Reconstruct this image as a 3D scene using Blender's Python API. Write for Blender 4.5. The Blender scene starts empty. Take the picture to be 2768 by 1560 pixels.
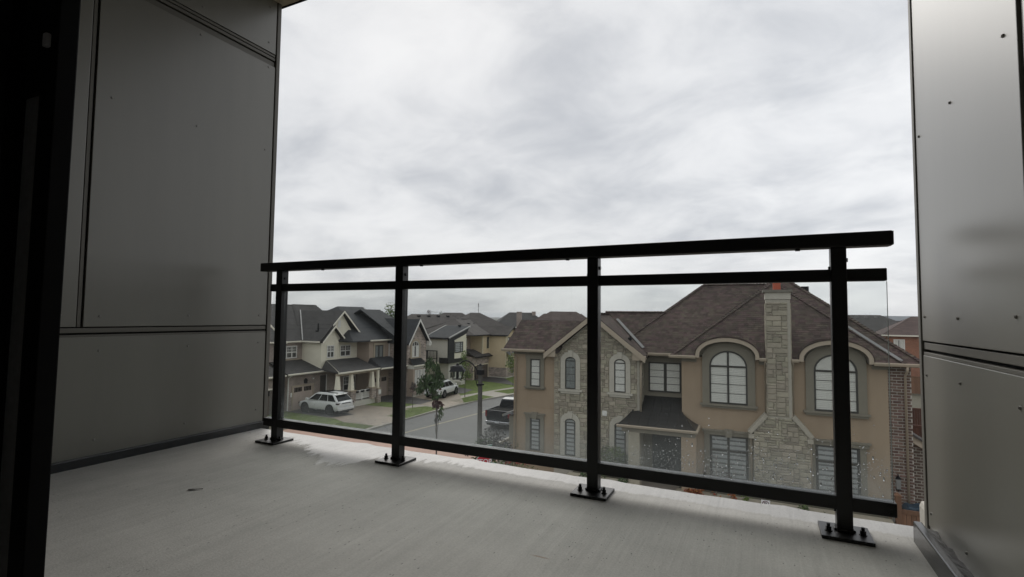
import bpy, bmesh, math, random
from mathutils import Vector, Matrix
from mathutils import noise as mnoise
R = random.Random(7)
SC = bpy.context.scene
COL = SC.collection
rad = math.radians

# ------------------------------------------------------------------ camera
EYE = 8.2
FL = EYE - 0.765            # top of the balcony slab
PITCH, ROLL, YAW = rad(3.13), rad(0.575), rad(25.8)
fw = Vector((-math.sin(YAW) * math.cos(PITCH), math.cos(YAW) * math.cos(PITCH), math.sin(PITCH)))
r0 = Vector((math.cos(YAW), math.sin(YAW), 0)); u0 = r0.cross(fw)
rt = r0 * math.cos(ROLL) + u0 * math.sin(ROLL); up = u0 * math.cos(ROLL) - r0 * math.sin(ROLL)
cd = bpy.data.cameras.new('camera'); cam = bpy.data.objects.new('camera', cd); COL.objects.link(cam)
cam.matrix_world = Matrix(((rt.x, up.x, -fw.x, 0), (rt.y, up.y, -fw.y, 0), (rt.z, up.z, -fw.z, EYE), (0, 0, 0, 1)))
cd.sensor_width = 36; cd.lens = 1390 / 2768 * 36; cd.clip_start = 0.05; cd.clip_end = 9000
SC.camera = cam

# ------------------------------------------------------------------ sky, sun, exposure
SUN_AZ, SUN_EL = rad(-36), rad(40)      # azimuth clockwise from +Y
W = bpy.data.worlds.new('World'); SC.world = W; W.use_nodes = True
wn, wl = W.node_tree.nodes, W.node_tree.links
wn.clear()
def wnode(t, **k):
    n = wn.new(t)
    for a, b in k.items(): setattr(n, a, b)
    return n
def wmath(op, a, b=None):
    n = wnode('ShaderNodeMath', operation=op)
    for i, v in enumerate((a, b)):
        if v is None: continue
        if isinstance(v, (int, float)): n.inputs[i].default_value = v
        else: wl.new(v, n.inputs[i])
    return n.outputs[0]
sky = wnode('ShaderNodeTexSky'); sky.sky_type = 'NISHITA'; sky.sun_disc = False
sky.sun_elevation = SUN_EL; sky.sun_rotation = SUN_AZ
tc = wnode('ShaderNodeTexCoord'); sep = wnode('ShaderNodeSeparateXYZ'); wl.new(tc.outputs['Generated'], sep.inputs[0])
zz = wmath('ADD', wmath('MAXIMUM', sep.outputs[2], 0.0), 0.30)
cmb = wnode('ShaderNodeCombineXYZ')
wl.new(wmath('DIVIDE', sep.outputs[0], zz), cmb.inputs[0]); wl.new(wmath('DIVIDE', sep.outputs[1], zz), cmb.inputs[1])
mp = wnode('ShaderNodeMapping'); mp.inputs['Rotation'].default_value = (0, 0, rad(24)); mp.inputs['Scale'].default_value = (0.85, 1.0, 1); mp.inputs['Location'].default_value = (0.59, -3.57, 0)
wl.new(cmb.outputs[0], mp.inputs[0])
def wnoise(scale, detail, rough, dist, seed):
    n = wnode('ShaderNodeTexNoise'); n.noise_dimensions = '3D'
    m = wnode('ShaderNodeVectorMath', operation='ADD'); m.inputs[1].default_value = (0, 0, seed)
    wl.new(mp.outputs[0], m.inputs[0]); wl.new(m.outputs[0], n.inputs['Vector'])
    n.inputs['Scale'].default_value = scale; n.inputs['Detail'].default_value = detail
    n.inputs['Roughness'].default_value = rough; n.inputs['Distortion'].default_value = dist
    return n.outputs['Fac']
nA = wnoise(1.1, 3.0, 0.5, 0.4, 2.1); nB = wnoise(3.6, 8.0, 0.58, 0.35, 9.1)
mix = wmath('ADD', wmath('MULTIPLY', nA, 0.55), wmath('MULTIPLY', nB, 0.45))
ramp = wnode('ShaderNodeValToRGB'); wl.new(mix, ramp.inputs[0])
ce = ramp.color_ramp; ce.interpolation = 'B_SPLINE'
ce.elements[0].position = 0.34; ce.elements[0].color = (0.47, 0.49, 0.525, 1)
ce.elements[1].position = 0.64; ce.elements[1].color = (0.86, 0.863, 0.866, 1)
e = ce.elements.new(0.48); e.color = (0.75, 0.758, 0.77, 1)
# thin bright cloud round the hidden sun, low to the right; greyer towards the left horizon
sd = wnode('ShaderNodeVectorMath', operation='DOT_PRODUCT'); wl.new(tc.outputs['Generated'], sd.inputs[0])
ga, ge = rad(14), rad(13); sd.inputs[1].default_value = (math.sin(ga) * math.cos(ge), math.cos(ga) * math.cos(ge), math.sin(ge))
glow = wmath('MULTIPLY', wmath('POWER', wmath('MAXIMUM', sd.outputs['Value'], 0.0), 14.0), 0.15)
wd = wnode('ShaderNodeVectorMath', operation='DOT_PRODUCT'); wl.new(tc.outputs['Generated'], wd.inputs[0])
wd.inputs[1].default_value = (-0.82, 0.57, 0.0)
low = wmath('MULTIPLY', wmath('POWER', wmath('SUBTRACT', 1.0, wmath('MAXIMUM', sep.outputs[2], 0.0)), 7.0), wmath('MULTIPLY', wmath('MAXIMUM', wd.outputs['Value'], 0.0), 0.15))
gain = wmath('SUBTRACT', wmath('ADD', 1.0, glow), low)
sc1 = wnode('ShaderNodeVectorMath', operation='SCALE'); wl.new(ramp.outputs[0], sc1.inputs[0]); wl.new(wmath('MULTIPLY', gain, 10.0), sc1.inputs['Scale'])
wmx = wnode('ShaderNodeMix', data_type='RGBA'); wmx.inputs['Factor'].default_value = 0.95
wl.new(sky.outputs[0], wmx.inputs['A']); wl.new(sc1.outputs[0], wmx.inputs['B'])
bg = wnode('ShaderNodeBackground'); bg.inputs['Strength'].default_value = 0.1; wl.new(wmx.outputs['Result'], bg.inputs['Color'])
wo = wnode('ShaderNodeOutputWorld'); wl.new(bg.outputs[0], wo.inputs[0])
sl = bpy.data.lights.new('sun', 'SUN'); sl.energy = 1.5; sl.angle = rad(45); sl.color = (1, 0.96, 0.9)
so = bpy.data.objects.new('sun', sl); COL.objects.link(so); so.location = (20, 30, 60)
sdir = Vector((math.sin(SUN_AZ) * math.cos(SUN_EL), math.cos(SUN_AZ) * math.cos(SUN_EL), math.sin(SUN_EL)))
so.rotation_euler = sdir.to_track_quat('Z', 'Y').to_euler()
SC.view_settings.view_transform = 'Standard'; SC.view_settings.look = 'None'
SC.view_settings.exposure = 0.1; SC.view_settings.gamma = 1; SC.view_settings.use_curve_mapping = False
SC.cycles.max_bounces = 8; SC.cycles.transparent_max_bounces = 16; SC.cycles.transmission_bounces = 6
SC.cycles.caustics_reflective = False; SC.cycles.caustics_refractive = False
SC.cycles.use_denoising = True

# ------------------------------------------------------------------ materials
def M(name, col, rough=0.85, var=0.10, scale=3.0, bump=0.0, bscale=60.0, island=0.0, metal=0.0, spec=0.5, stretch=(1, 1, 1), hue=0.0, var2=0.0, scale2=0.5):
    m = bpy.data.materials.new(name); m.use_nodes = True
    n, l = m.node_tree.nodes, m.node_tree.links
    b = n['Principled BSDF']
    b.inputs['Roughness'].default_value = rough; b.inputs['Metallic'].default_value = metal
    b.inputs['Specular IOR Level'].default_value = spec
    t = n.new('ShaderNodeTexCoord'); mpg = n.new('ShaderNodeMapping'); mpg.inputs['Scale'].default_value = stretch
    l.new(t.outputs['Object'], mpg.inputs[0])
    def mt(op, a, bb):
        q = n.new('ShaderNodeMath'); q.operation = op
        for i, v in enumerate((a, bb)):
            if isinstance(v, (int, float)): q.inputs[i].default_value = v
            else: l.new(v, q.inputs[i])
        return q.outputs[0]
    val = None
    def addv(o, amt):
        nonlocal val
        x = mt('MULTIPLY', mt('SUBTRACT', o, 0.5), 2 * amt)
        val = x if val is None else mt('ADD', val, x)
    if var:
        q = n.new('ShaderNodeTexNoise'); q.inputs['Scale'].default_value = scale; q.inputs['Detail'].default_value = 6; q.inputs['Roughness'].default_value = 0.6
        l.new(mpg.outputs[0], q.inputs['Vector']); addv(q.outputs['Fac'], var * 1.8)
    if var2:
        q = n.new('ShaderNodeTexNoise'); q.inputs['Scale'].default_value = scale2; q.inputs['Detail'].default_value = 4
        l.new(mpg.outputs[0], q.inputs['Vector']); addv(q.outputs['Fac'], var2 * 1.8)
    hs = n.new('ShaderNodeHueSaturation'); hs.inputs['Color'].default_value = (*col, 1)
    if island:
        g = n.new('ShaderNodeNewGeometry'); oi = n.new('ShaderNodeObjectInfo')
        f = mt('FRACT', mt('ADD', g.outputs['Random Per Island'], oi.outputs['Random']), 0.0)
        addv(f, island)
        if hue:
            f2 = mt('FRACT', mt('MULTIPLY', f, 7.31), 0.0)
            l.new(mt('ADD', 0.5, mt('MULTIPLY', mt('SUBTRACT', f2, 0.5), hue)), hs.inputs['Hue'])
    if val is not None: l.new(mt('ADD', 1.0, val), hs.inputs['Value'])
    l.new(hs.outputs[0], b.inputs['Base Color'])
    if bump:
        q = n.new('ShaderNodeTexNoise'); q.inputs['Scale'].default_value = bscale; q.inputs['Detail'].default_value = 5
        l.new(mpg.outputs[0], q.inputs['Vector'])
        bp = n.new('ShaderNodeBump'); bp.inputs['Strength'].default_value = bump; bp.inputs['Distance'].default_value = 0.01
        l.new(q.outputs['Fac'], bp.inputs['Height']); l.new(bp.outputs[0], b.inputs['Normal'])
    return m
def brick_mat(name, c1, c2, mortar, bw=0.22, bh=0.075, ms=0.012, plane='xz', offs=0.5, bias=0.0, var=0.2):
    m = bpy.data.materials.new(name); m.use_nodes = True
    n, l = m.node_tree.nodes, m.node_tree.links; b = n['Principled BSDF']; b.inputs['Roughness'].default_value = 0.9
    t = n.new('ShaderNodeTexCoord'); s = n.new('ShaderNodeSeparateXYZ'); l.new(t.outputs['Object'], s.inputs[0])
    ad = n.new('ShaderNodeMath'); ad.operation = 'ADD'; l.new(s.outputs[0], ad.inputs[0]); l.new(s.outputs[1], ad.inputs[1])
    c = n.new('ShaderNodeCombineXYZ'); l.new(ad.outputs[0], c.inputs[0]); l.new(s.outputs[2], c.inputs[1])
    k = n.new('ShaderNodeTexBrick'); l.new(c.outputs[0], k.inputs['Vector'])
    k.inputs['Color1'].default_value = (*c1, 1); k.inputs['Color2'].default_value = (*c2, 1); k.inputs['Mortar'].default_value = (*mortar, 1)
    k.inputs['Scale'].default_value = 1; k.inputs['Brick Width'].default_value = bw; k.inputs['Row Height'].default_value = bh
    k.inputs['Mortar Size'].default_value = ms; k.inputs['Bias'].default_value = bias; k.offset = offs
    q = n.new('ShaderNodeTexNoise'); q.inputs['Scale'].default_value = 1.2; q.inputs['Detail'].default_value = 6; l.new(t.outputs['Object'], q.inputs['Vector'])
    hs = n.new('ShaderNodeHueSaturation'); l.new(k.outputs[0], hs.inputs['Color'])
    mr = n.new('ShaderNodeMapRange'); mr.inputs['From Min'].default_value = 0.3; mr.inputs['From Max'].default_value = 0.7
    mr.inputs['To Min'].default_value = 1 - var; mr.inputs['To Max'].default_value = 1 + var; l.new(q.outputs['Fac'], mr.inputs[0]); l.new(mr.outputs[0], hs.inputs['Value'])
    l.new(hs.outputs[0], b.inputs['Base Color'])
    bp = n.new('ShaderNodeBump'); bp.inputs['Strength'].default_value = 0.5; bp.inputs['Distance'].default_value = 0.01; bp.invert = True
    l.new(k.outputs['Fac'], bp.inputs['Height']); l.new(bp.outputs[0], b.inputs['Normal'])
    return m
def glass_mat(name, tint, gloss_rough=0.02, film=False):
    m = bpy.data.materials.new(name); m.use_nodes = True
    n, l = m.node_tree.nodes, m.node_tree.links; n.clear()
    o = n.new('ShaderNodeOutputMaterial'); tr = n.new('ShaderNodeBsdfTransparent'); tr.inputs[0].default_value = (*tint, 1)
    gl = n.new('ShaderNodeBsdfGlossy'); gl.inputs['Roughness'].default_value = gloss_rough; gl.inputs[0].default_value = (1, 1, 1, 1)
    fr = n.new('ShaderNodeFresnel'); gm = n.new('ShaderNodeNewGeometry'); ir = n.new('ShaderNodeMapRange')
    ir.inputs['To Min'].default_value = 1.5; ir.inputs['To Max'].default_value = 1 / 1.5      # same reflectance from both faces of the thin pane
    l.new(gm.outputs['Backfacing'], ir.inputs[0]); l.new(ir.outputs[0], fr.inputs['IOR'])
    mx = n.new('ShaderNodeMixShader'); l.new(fr.outputs[0], mx.inputs[0]); l.new(tr.outputs[0], mx.inputs[1]); l.new(gl.outputs[0], mx.inputs[2])
    out = mx
    if film:   # dried water film gathered at the foot of the pane
        t = n.new('ShaderNodeTexCoord'); s = n.new('ShaderNodeSeparateXYZ'); l.new(t.outputs['Object'], s.inputs[0])
        q = n.new('ShaderNodeTexNoise'); q.inputs['Scale'].default_value = 9; q.inputs['Detail'].default_value = 5; l.new(t.outputs['Object'], q.inputs['Vector'])
        mr = n.new('ShaderNodeMapRange'); mr.inputs['From Min'].default_value = FL + 0.13; mr.inputs['From Max'].default_value = FL + 0.34
        mr.inputs['To Min'].default_value = 0.27; mr.inputs['To Max'].default_value = 0.012; mr.interpolation_type = 'SMOOTHSTEP'; l.new(s.outputs[2], mr.inputs[0])
        mu = n.new('ShaderNodeMath'); mu.operation = 'MULTIPLY'; l.new(mr.outputs[0], mu.inputs[0]); l.new(q.outputs['Fac'], mu.inputs[1])
        df = n.new('ShaderNodeBsdfTranslucent'); df.inputs[0].default_value = (0.5, 0.54, 0.54, 1)
        d2 = n.new('ShaderNodeBsdfDiffuse'); d2.inputs[0].default_value = (0.5, 0.54, 0.54, 1)
        m2 = n.new('ShaderNodeMixShader'); l.new(df.outputs[0], m2.inputs[1]); l.new(d2.outputs[0], m2.inputs[2])
        m3 = n.new('ShaderNodeMixShader'); l.new(mu.outputs[0], m3.inputs[0]); l.new(mx.outputs[0], m3.inputs[1]); l.new(m2.outputs[0], m3.inputs[2])
        out = m3
    l.new(out.outputs[0], o.inputs[0]); return m

black = M('black_powder_coat', (0.0095, 0.0095, 0.010), 0.38, 0.05, 30, spec=0.45)
bolt_m = M('dark_bolt', (0.02, 0.02, 0.02), 0.35, 0, metal=0.6)
panel_m = M('grey_cladding_paint', (0.178, 0.172, 0.146), 0.45, 0.09, 4.0, stretch=(1, 1, 0.16), var2=0.09, scale2=0.8, spec=0.6)
panel_m.node_tree.nodes['Principled BSDF'].inputs['Coat Weight'].default_value = 0.8; panel_m.node_tree.nodes['Principled BSDF'].inputs['Coat Roughness'].default_value = 0.31
trim_m = M('grey_cladding_trim', (0.150, 0.142, 0.122), 0.5, 0.03, 5)
gap_m = M('dark_joint', (0.012, 0.012, 0.012), 0.9, 0)
screw_m = M('grey_screw', (0.30, 0.29, 0.27), 0.4, 0, metal=0.2)
flash_m = M('wet_base_flashing', (0.028, 0.03, 0.032), 0.22, 0.2, 8, spec=0.6)
rail_glass = glass_mat('railing_glass', (0.962, 0.978, 0.976), 0.01, True)
win_glass = glass_mat('window_glass', (0.965, 0.968, 0.962), 0.02)
roof_red = M('brown_red_shingle', (0.076, 0.055, 0.046), 0.94, 0.18, 2.2, 0.5, 60, island=0.32, hue=0.08, var2=0.2, scale2=0.45)
roof_red_base = M('shingle_underlay', (0.045, 0.035, 0.033), 0.95, 0.1)
roof_grey = M('charcoal_shingle', (0.058, 0.055, 0.053), 0.92, 0.14, 2.5, 0.4, 30, island=0.13, var2=0.12)
roof_dark = M('slate_black_shingle', (0.036, 0.038, 0.041), 0.9, 0.14, 2.5, 0.4, 30, island=0.13, var2=0.12)
roof_brown = M('brown_grey_shingle', (0.072, 0.063, 0.058), 0.92, 0.14, 2.5, 0.4, 30, island=0.13, var2=0.12)
roof_far = M('far_red_brown_shingle', (0.075, 0.052, 0.046), 0.92, 0.14, 2.5, 0.4, 30, island=0.2, var2=0.12)
metal_roof = M('dark_bronze_metal', (0.026, 0.026, 0.026), 0.42, 0.16, 2, metal=0.15, var2=0.15)
flashing = M('galvanised_flashing', (0.21, 0.21, 0.205), 0.5, 0.12, 4)
stucco = M('tan_stucco', (0.375, 0.288, 0.203), 0.92, 0.06, 2.5, 0.35, 150, var2=0.09, scale2=0.9, stretch=(1, 1, 0.22))
olive = M('olive_stucco_trim', (0.235, 0.215, 0.170), 0.92, 0.05, 3, 0.3, 120)
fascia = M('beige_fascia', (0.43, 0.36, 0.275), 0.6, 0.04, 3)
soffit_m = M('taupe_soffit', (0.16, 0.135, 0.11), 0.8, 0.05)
stone_m = M('tan_grey_ashlar', (0.36, 0.325, 0.255), 0.93, 0.16, 6, 0.7, 35, island=0.24, hue=0.03)
mortar_m = M('pale_mortar', (0.44, 0.41, 0.345), 0.95, 0.1, 8)
coping_m = M('weathered_coping', (0.43, 0.395, 0.325), 0.9, 0.14, 5, 0.4, 50)
cast_m = M('cast_limestone', (0.52, 0.49, 0.42), 0.88, 0.08, 5, 0.3, 60)
brick_m = M('brown_clay_brick', (0.145, 0.098, 0.078), 0.92, 0.18, 14, 0.5, 60, island=0.28, hue=0.03)
bmortar_m = M('brick_mortar', (0.50, 0.47, 0.42), 0.95, 0.1, 8)
frame_ol = M('dark_olive_frame', (0.048, 0.046, 0.040), 0.5, 0.04)
white_p = M('white_paint', (0.72, 0.71, 0.67), 0.55, 0.05)
blind_w = M('white_blind', (0.88, 0.87, 0.82), 0.7, 0.06, 2)
blind_g = M('grey_sheer', (0.26, 0.28, 0.28), 0.8, 0.06, 2)
zebra_m = M('zebra_band', (0.44, 0.46, 0.46), 0.75, 0.18, 2)
sheer_m = M('dim_sheer', (0.19, 0.20, 0.205), 0.8, 0.1)
dark_sheet = M('painted_dark_room', (0.045, 0.047, 0.05), 0.8, 0.1)
clay = M('terracotta', (0.42, 0.10, 0.055), 0.8, 0.1)
cream = M('cream_siding', (0.78, 0.735, 0.60), 0.7, 0.05, 2)
cream_side = cream
brown_st = M('taupe_stucco', (0.37, 0.295, 0.235), 0.92, 0.06, 3, 0.3, 100)
beige_tr = M('beige_trim', (0.40, 0.34, 0.255), 0.7, 0.05)
brickA = brick_mat('mauve_brown_brick', (0.31, 0.235, 0.205), (0.21, 0.165, 0.15), (0.44, 0.40, 0.35))
brick_red = brick_mat('orange_red_brick', (0.33, 0.125, 0.065), (0.24, 0.09, 0.05), (0.36, 0.24, 0.18), var=0.12)
stoneC = brick_mat('mixed_pink_stone', (0.40, 0.32, 0.275), (0.22, 0.185, 0.165), (0.46, 0.41, 0.355), 0.42, 0.17, 0.018, bias=-0.1, var=0.3)
garage_m = M('taupe_garage_door', (0.47, 0.385, 0.325), 0.6, 0.05)
brown_door = M('brown_garage_door', (0.085, 0.066, 0.052), 0.6, 0.06)
cream2 = M('pale_stucco', (0.56, 0.54, 0.475), 0.9, 0.05, 2)
cream3 = M('pale_yellow_stucco', (0.76, 0.72, 0.58), 0.9, 0.04, 2)
black_p = M('black_panel', (0.014, 0.015, 0.016), 0.45, 0.05)
yellow = M('ochre_siding', (0.64, 0.52, 0.35), 0.75, 0.05, 2)
yellow2 = M('buff_trim', (0.68, 0.60, 0.44), 0.75, 0.05)
asphalt = M('asphalt', (0.085, 0.085, 0.083), 0.68, 0.12, 1.5, 0.35, 90, var2=0.14, scale2=0.25, spec=0.45)
drive_tan = M('worn_tan_driveway', (0.25, 0.205, 0.155), 0.6, 0.16, 1.2, 0.3, 70, var2=0.18, scale2=0.35)
drive_dark = M('dark_driveway', (0.055, 0.052, 0.050), 0.6, 0.2, 1.5, 0.3, 70)
walk = M('concrete_walk', (0.33, 0.30, 0.255), 0.75, 0.12, 2, 0.2, 80)
kerb_m = M('kerb_concrete', (0.33, 0.31, 0.265), 0.8, 0.15, 2)
paver = M('pink_crosswalk_pavers', (0.33, 0.215, 0.165), 0.75, 0.14, 3, 0.3, 60, var2=0.15)
line_y = M('faded_yellow_line', (0.36, 0.31, 0.19), 0.7, 0.2, 3)
grass_m = M('lawn_green', (0.115, 0.155, 0.034), 0.95, 0.30, 2.2, 0.9, 60, var2=0.22, scale2=0.6)
earth_m = M('earth', (0.09, 0.085, 0.06), 0.95, 0.2)
car_white = M('white_car_paint', (0.66, 0.67, 0.66), 0.22, 0.0, spec=0.6)
car_navy = M('dark_navy_car_paint', (0.008, 0.011, 0.018), 0.2, 0, spec=0.6)
car_glass = M('tinted_car_glass', (0.004, 0.0045, 0.005), 0.12, 0, spec=0.25)
tyre_m = M('tyre_rubber', (0.010, 0.010, 0.010), 0.9, 0, spec=0.1)
rim_m = M('grey_alloy', (0.20, 0.20, 0.21), 0.35, 0, metal=0.7)
rim_d = M('black_alloy', (0.03, 0.03, 0.032), 0.35, 0, metal=0.5)
red_l = M('red_lens', (0.17, 0.008, 0.012), 0.2, 0)
chrome = M('chrome', (0.55, 0.55, 0.56), 0.15, 0, metal=1)
plate_m = M('number_plate', (0.6, 0.62, 0.65), 0.4, 0)
bark = M('grey_bark', (0.115, 0.10, 0.085), 0.95, 0.2, 12, 0.5, 30)
leaf_dk = M('dark_green_leaf', (0.062, 0.100, 0.040), 0.6, 0.1, 3, island=0.5, hue=0.04)
leaf_rd = M('burgundy_leaf', (0.075, 0.030, 0.030), 0.6, 0.1, 3, island=0.4, hue=0.04)
leaf_gn = M('fresh_green_leaf', (0.12, 0.175, 0.036), 0.6, 0.1, 3, island=0.45, hue=0.04)
leaf_md = M('mid_green_leaf', (0.065, 0.105, 0.030), 0.6, 0.1, 3, island=0.45, hue=0.04)
leaf_pu = M('dull_purple_leaf', (0.048, 0.040, 0.040), 0.6, 0.1, 3, island=0.5, hue=0.06)
leaf_or = M('russet_leaf', (0.26, 0.085, 0.032), 0.7, 0.1, 3, island=0.4, hue=0.06)
petal = M('white_petal', (0.6, 0.58, 0.5), 0.7, 0.1, 3, island=0.2)
petal_r = M('red_petal', (0.36, 0.06, 0.05), 0.7, 0.1, 3, island=0.3)
pole_m = M('grey_concrete_pole', (0.105, 0.098, 0.088), 0.85, 0.1, 6, 0.2, 50)
lamp_blk = M('black_lamp_metal', (0.013, 0.013, 0.015), 0.6, 0.05, spec=0.2)
sign_red = M('stop_red', (0.46, 0.018, 0.03), 0.45, 0)
sign_wh = M('sign_white', (0.75, 0.75, 0.75), 0.45, 0)
sign_gn = M('sign_green', (0.045, 0.22, 0.165), 0.45, 0)
wood_m = M('cedar_fence', (0.205, 0.115, 0.07), 0.85, 0.2, 3, 0.4, 30, stretch=(3, 3, 0.4), island=0.2)
wood_d = M('stained_red_fence', (0.085, 0.036, 0.024), 0.85, 0.2, 3, 0.4, 30, stretch=(3, 3, 0.4), island=0.2)
hill_m = M('wooded_ridge', (0.014, 0.024, 0.030), 1.0, 0.15, 0.004)
door_m = M('dark_slate_door', (0.028, 0.034, 0.042), 0.5, 0.06)
frame_bk = M('black_door_frame', (0.004, 0.004, 0.0043), 0.6, 0.05, spec=0.12)
wall_in = M('room_wall_paint', (0.45, 0.44, 0.42), 0.9, 0.03)
soff_b = M('beige_ceiling_stucco', (0.66, 0.58, 0.46), 0.92, 0.06, 3, 0.3, 120)
dark_leaf = M('dried_leaf', (0.025, 0.02, 0.015), 0.7, 0.1)

# ------------------------------------------------------------------ mesh helpers
class MB:
    def __init__(s): s.v = []; s.f = []
    def add(s, vs, fs):
        o = len(s.v); s.v += [tuple(p) for p in vs]; s.f += [tuple(i + o for i in f) for f in fs]; return s
    def box(s, x0, x1, y0, y1, z0, z1):
        if x0 > x1: x0, x1 = x1, x0
        if y0 > y1: y0, y1 = y1, y0
        if z0 > z1: z0, z1 = z1, z0
        return s.add([(x0, y0, z0), (x1, y0, z0), (x1, y1, z0), (x0, y1, z0), (x0, y0, z1), (x1, y0, z1), (x1, y1, z1), (x0, y1, z1)],
                     [(0, 3, 2, 1), (4, 5, 6, 7), (0, 1, 5, 4), (1, 2, 6, 5), (2, 3, 7, 6), (3, 0, 4, 7)])
    def quad(s, *p): return s.add(p, [tuple(range(len(p)))])
    def prism(s, poly, d0, d1, ax='y'):
        """poly: 2D points; ax y -> (x,z) extruded in y; ax x -> (y,z) in x; ax z -> (x,y) in z"""
        n = len(poly)
        mk = {'y': lambda p, d: (p[0], d, p[1]), 'x': lambda p, d: (d, p[0], p[1]), 'z': lambda p, d: (p[0], p[1], d)}[ax]
        return s.add([mk(p, d0) for p in poly] + [mk(p, d1) for p in poly],
                     [tuple(range(n)), tuple(range(2 * n - 1, n - 1, -1))] + [(i, i + n, (i + 1) % n + n, (i + 1) % n) for i in range(n)])
    def ring(s, outer, inner, y0, y1):
        n = len(outer); k = n - 1
        vs = [(p[0], y0, p[1]) for p in outer] + [(p[0], y0, p[1]) for p in inner] + [(p[0], y1, p[1]) for p in outer] + [(p[0], y1, p[1]) for p in inner]
        fs = []
        for i in range(k):
            j = i + 1
            fs += [(i, j, n + j, n + i), (2 * n + j, 2 * n + i, 3 * n + i, 3 * n + j), (j, i, 2 * n + i, 2 * n + j), (n + i, n + j, 3 * n + j, 3 * n + i)]
        fs += [(0, n, 3 * n, 2 * n), (n + k, k, 2 * n + k, 3 * n + k)]
        return s.add(vs, fs)
    def tube(s, path, r, n=8, r1=None, cap=True):
        path = [Vector(p) for p in path]; m = len(path); r1 = r if r1 is None else r1
        vs, fs = [], []
        for i, p in enumerate(path):
            t = (path[min(i + 1, m - 1)] - path[max(i - 1, 0)]).normalized()
            a = t.orthogonal().normalized() if i == 0 else (a - t * a.dot(t)).normalized()
            b = t.cross(a); rr = r + (r1 - r) * i / max(1, m - 1)
            vs += [p + (a * math.cos(2 * math.pi * q / n) + b * math.sin(2 * math.pi * q / n)) * rr for q in range(n)]
        for i in range(m - 1):
            for q in range(n):
                fs.append((i * n + q, i * n + (q + 1) % n, (i + 1) * n + (q + 1) % n, (i + 1) * n + q))
        if cap: fs += [tuple(range(n - 1, -1, -1)), tuple(range((m - 1) * n, m * n))]
        return s.add(vs, fs)
    def disc(s, c, ax, r, n, th):
        c = Vector(c); ax = Vector(ax).normalized(); return s.tube([c, c + ax * th], r, n)
    def build(s, name, mat, parent=None, kind=None, label=None, smooth=False, bevel=0.0, seg=2, fix=True):
        me = bpy.data.meshes.new(name); me.from_pydata(s.v, [], s.f); me.update()
        if fix and len(s.f) < 60000:
            bm = bmesh.new(); bm.from_mesh(me); bmesh.ops.recalc_face_normals(bm, faces=bm.faces); bm.to_mesh(me); bm.free()
        me.materials.append(mat)
        if smooth: me.polygons.foreach_set('use_smooth', [True] * len(me.polygons))
        o = bpy.data.objects.new(name, me); COL.objects.link(o)
        if parent: o.parent = parent
        if kind: o['kind'] = kind
        if label: o['label'] = label
        if bevel:
            b = o.modifiers.new('bevel', 'BEVEL'); b.width = bevel; b.segments = seg; b.limit_method = 'ANGLE'; b.angle_limit = rad(40)
        return o
def thing(name, label, cat, loc=(0, 0, 0), rz=0.0, group=None):
    o = bpy.data.objects.new(name, None); COL.objects.link(o); o.location = loc; o.rotation_euler = (0, 0, rz)
    o.empty_display_size = 0.2; o['label'] = label; o['category'] = cat
    if group: o['group'] = group
    return o
def tag(o, label, cat, group=None):
    o['label'] = label; o['category'] = cat
    if group: o['group'] = group
    return o
def box(name, mat, b, parent=None, **k): return MB().box(*b).build(name, mat, parent, **k)
def inst(name, me, parent, loc, scale=(1, 1, 1), rot=(0, 0, 0), kind=None):
    o = bpy.data.objects.new(name, me); COL.objects.link(o); o.parent = parent; o.location = loc; o.scale = scale; o.rotation_euler = rot
    if kind: o['kind'] = kind
    return o
def arch(u0, u1, zs, rise, n=14, base=None):
    """open polyline from (u0,base) up, over a half ellipse, down to (u1,base)"""
    c, a = (u0 + u1) / 2, (u1 - u0) / 2
    pts = [(c - a * math.cos(math.pi * i / n), zs + rise * math.sin(math.pi * i / n)) for i in range(n + 1)]
    if base is not None: pts = [(u0, base)] + pts + [(u1, base)]
    return pts
def shingles(mb, poly, exp=0.14, tab=0.30, th=0.006, seed=1, lift=0.004):
    rr = random.Random(seed); P = [Vector(p) for p in poly]; c = sum(P, Vector()) / len(P)
    nrm = Vector()
    for i in range(len(P)): nrm += (P[i] - c).cross(P[(i + 1) % len(P)] - c)
    nrm.normalize()
    if nrm.z < 0: nrm = -nrm
    h = Vector((0, 0, 1)).cross(nrm).normalized(); v = nrm.cross(h)
    Q = [((p - P[0]).dot(h), (p - P[0]).dot(v)) for p in P]
    b0, b1 = min(q[1] for q in Q), max(q[1] for q in Q); b = b0; row = 0
    def at(a, bb, e): return P[0] + h * a + v * bb + nrm * (lift + e)
    while b < b1 - 0.02:
        t = min(b + exp * 0.45, b1 - 0.005); xs = []
        for i in range(len(Q)):
            (a0, c0), (a1, c1) = Q[i], Q[(i + 1) % len(Q)]
            if (c0 <= t) != (c1 <= t): xs.append(a0 + (a1 - a0) * (t - c0) / (c1 - c0))
        xs.sort(); top = min(b + exp * 1.02, b1)
        for k in range(0, len(xs) - 1, 2):
            a = xs[k]; first = tab * rr.uniform(0.2, 1.0)
            while a < xs[k + 1] - 0.01:
                w = first if first else tab * rr.choice((0.55, 0.8, 1.0, 1.2)); first = 0
                a2 = min(a + w, xs[k + 1]); e = th * rr.uniform(0.75, 1.5); g = 0.004 if a2 - a > 0.05 else 0
                mb.add([at(a, b, 0), at(a2 - g, b, 0), at(a2 - g, b, e), at(a, b, e), at(a2 - g, top, 0.001), at(a, top, 0.001)],
                       [(0, 1, 2, 3), (3, 2, 4, 5)])
                a = a2
        b += exp; row += 1
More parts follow.
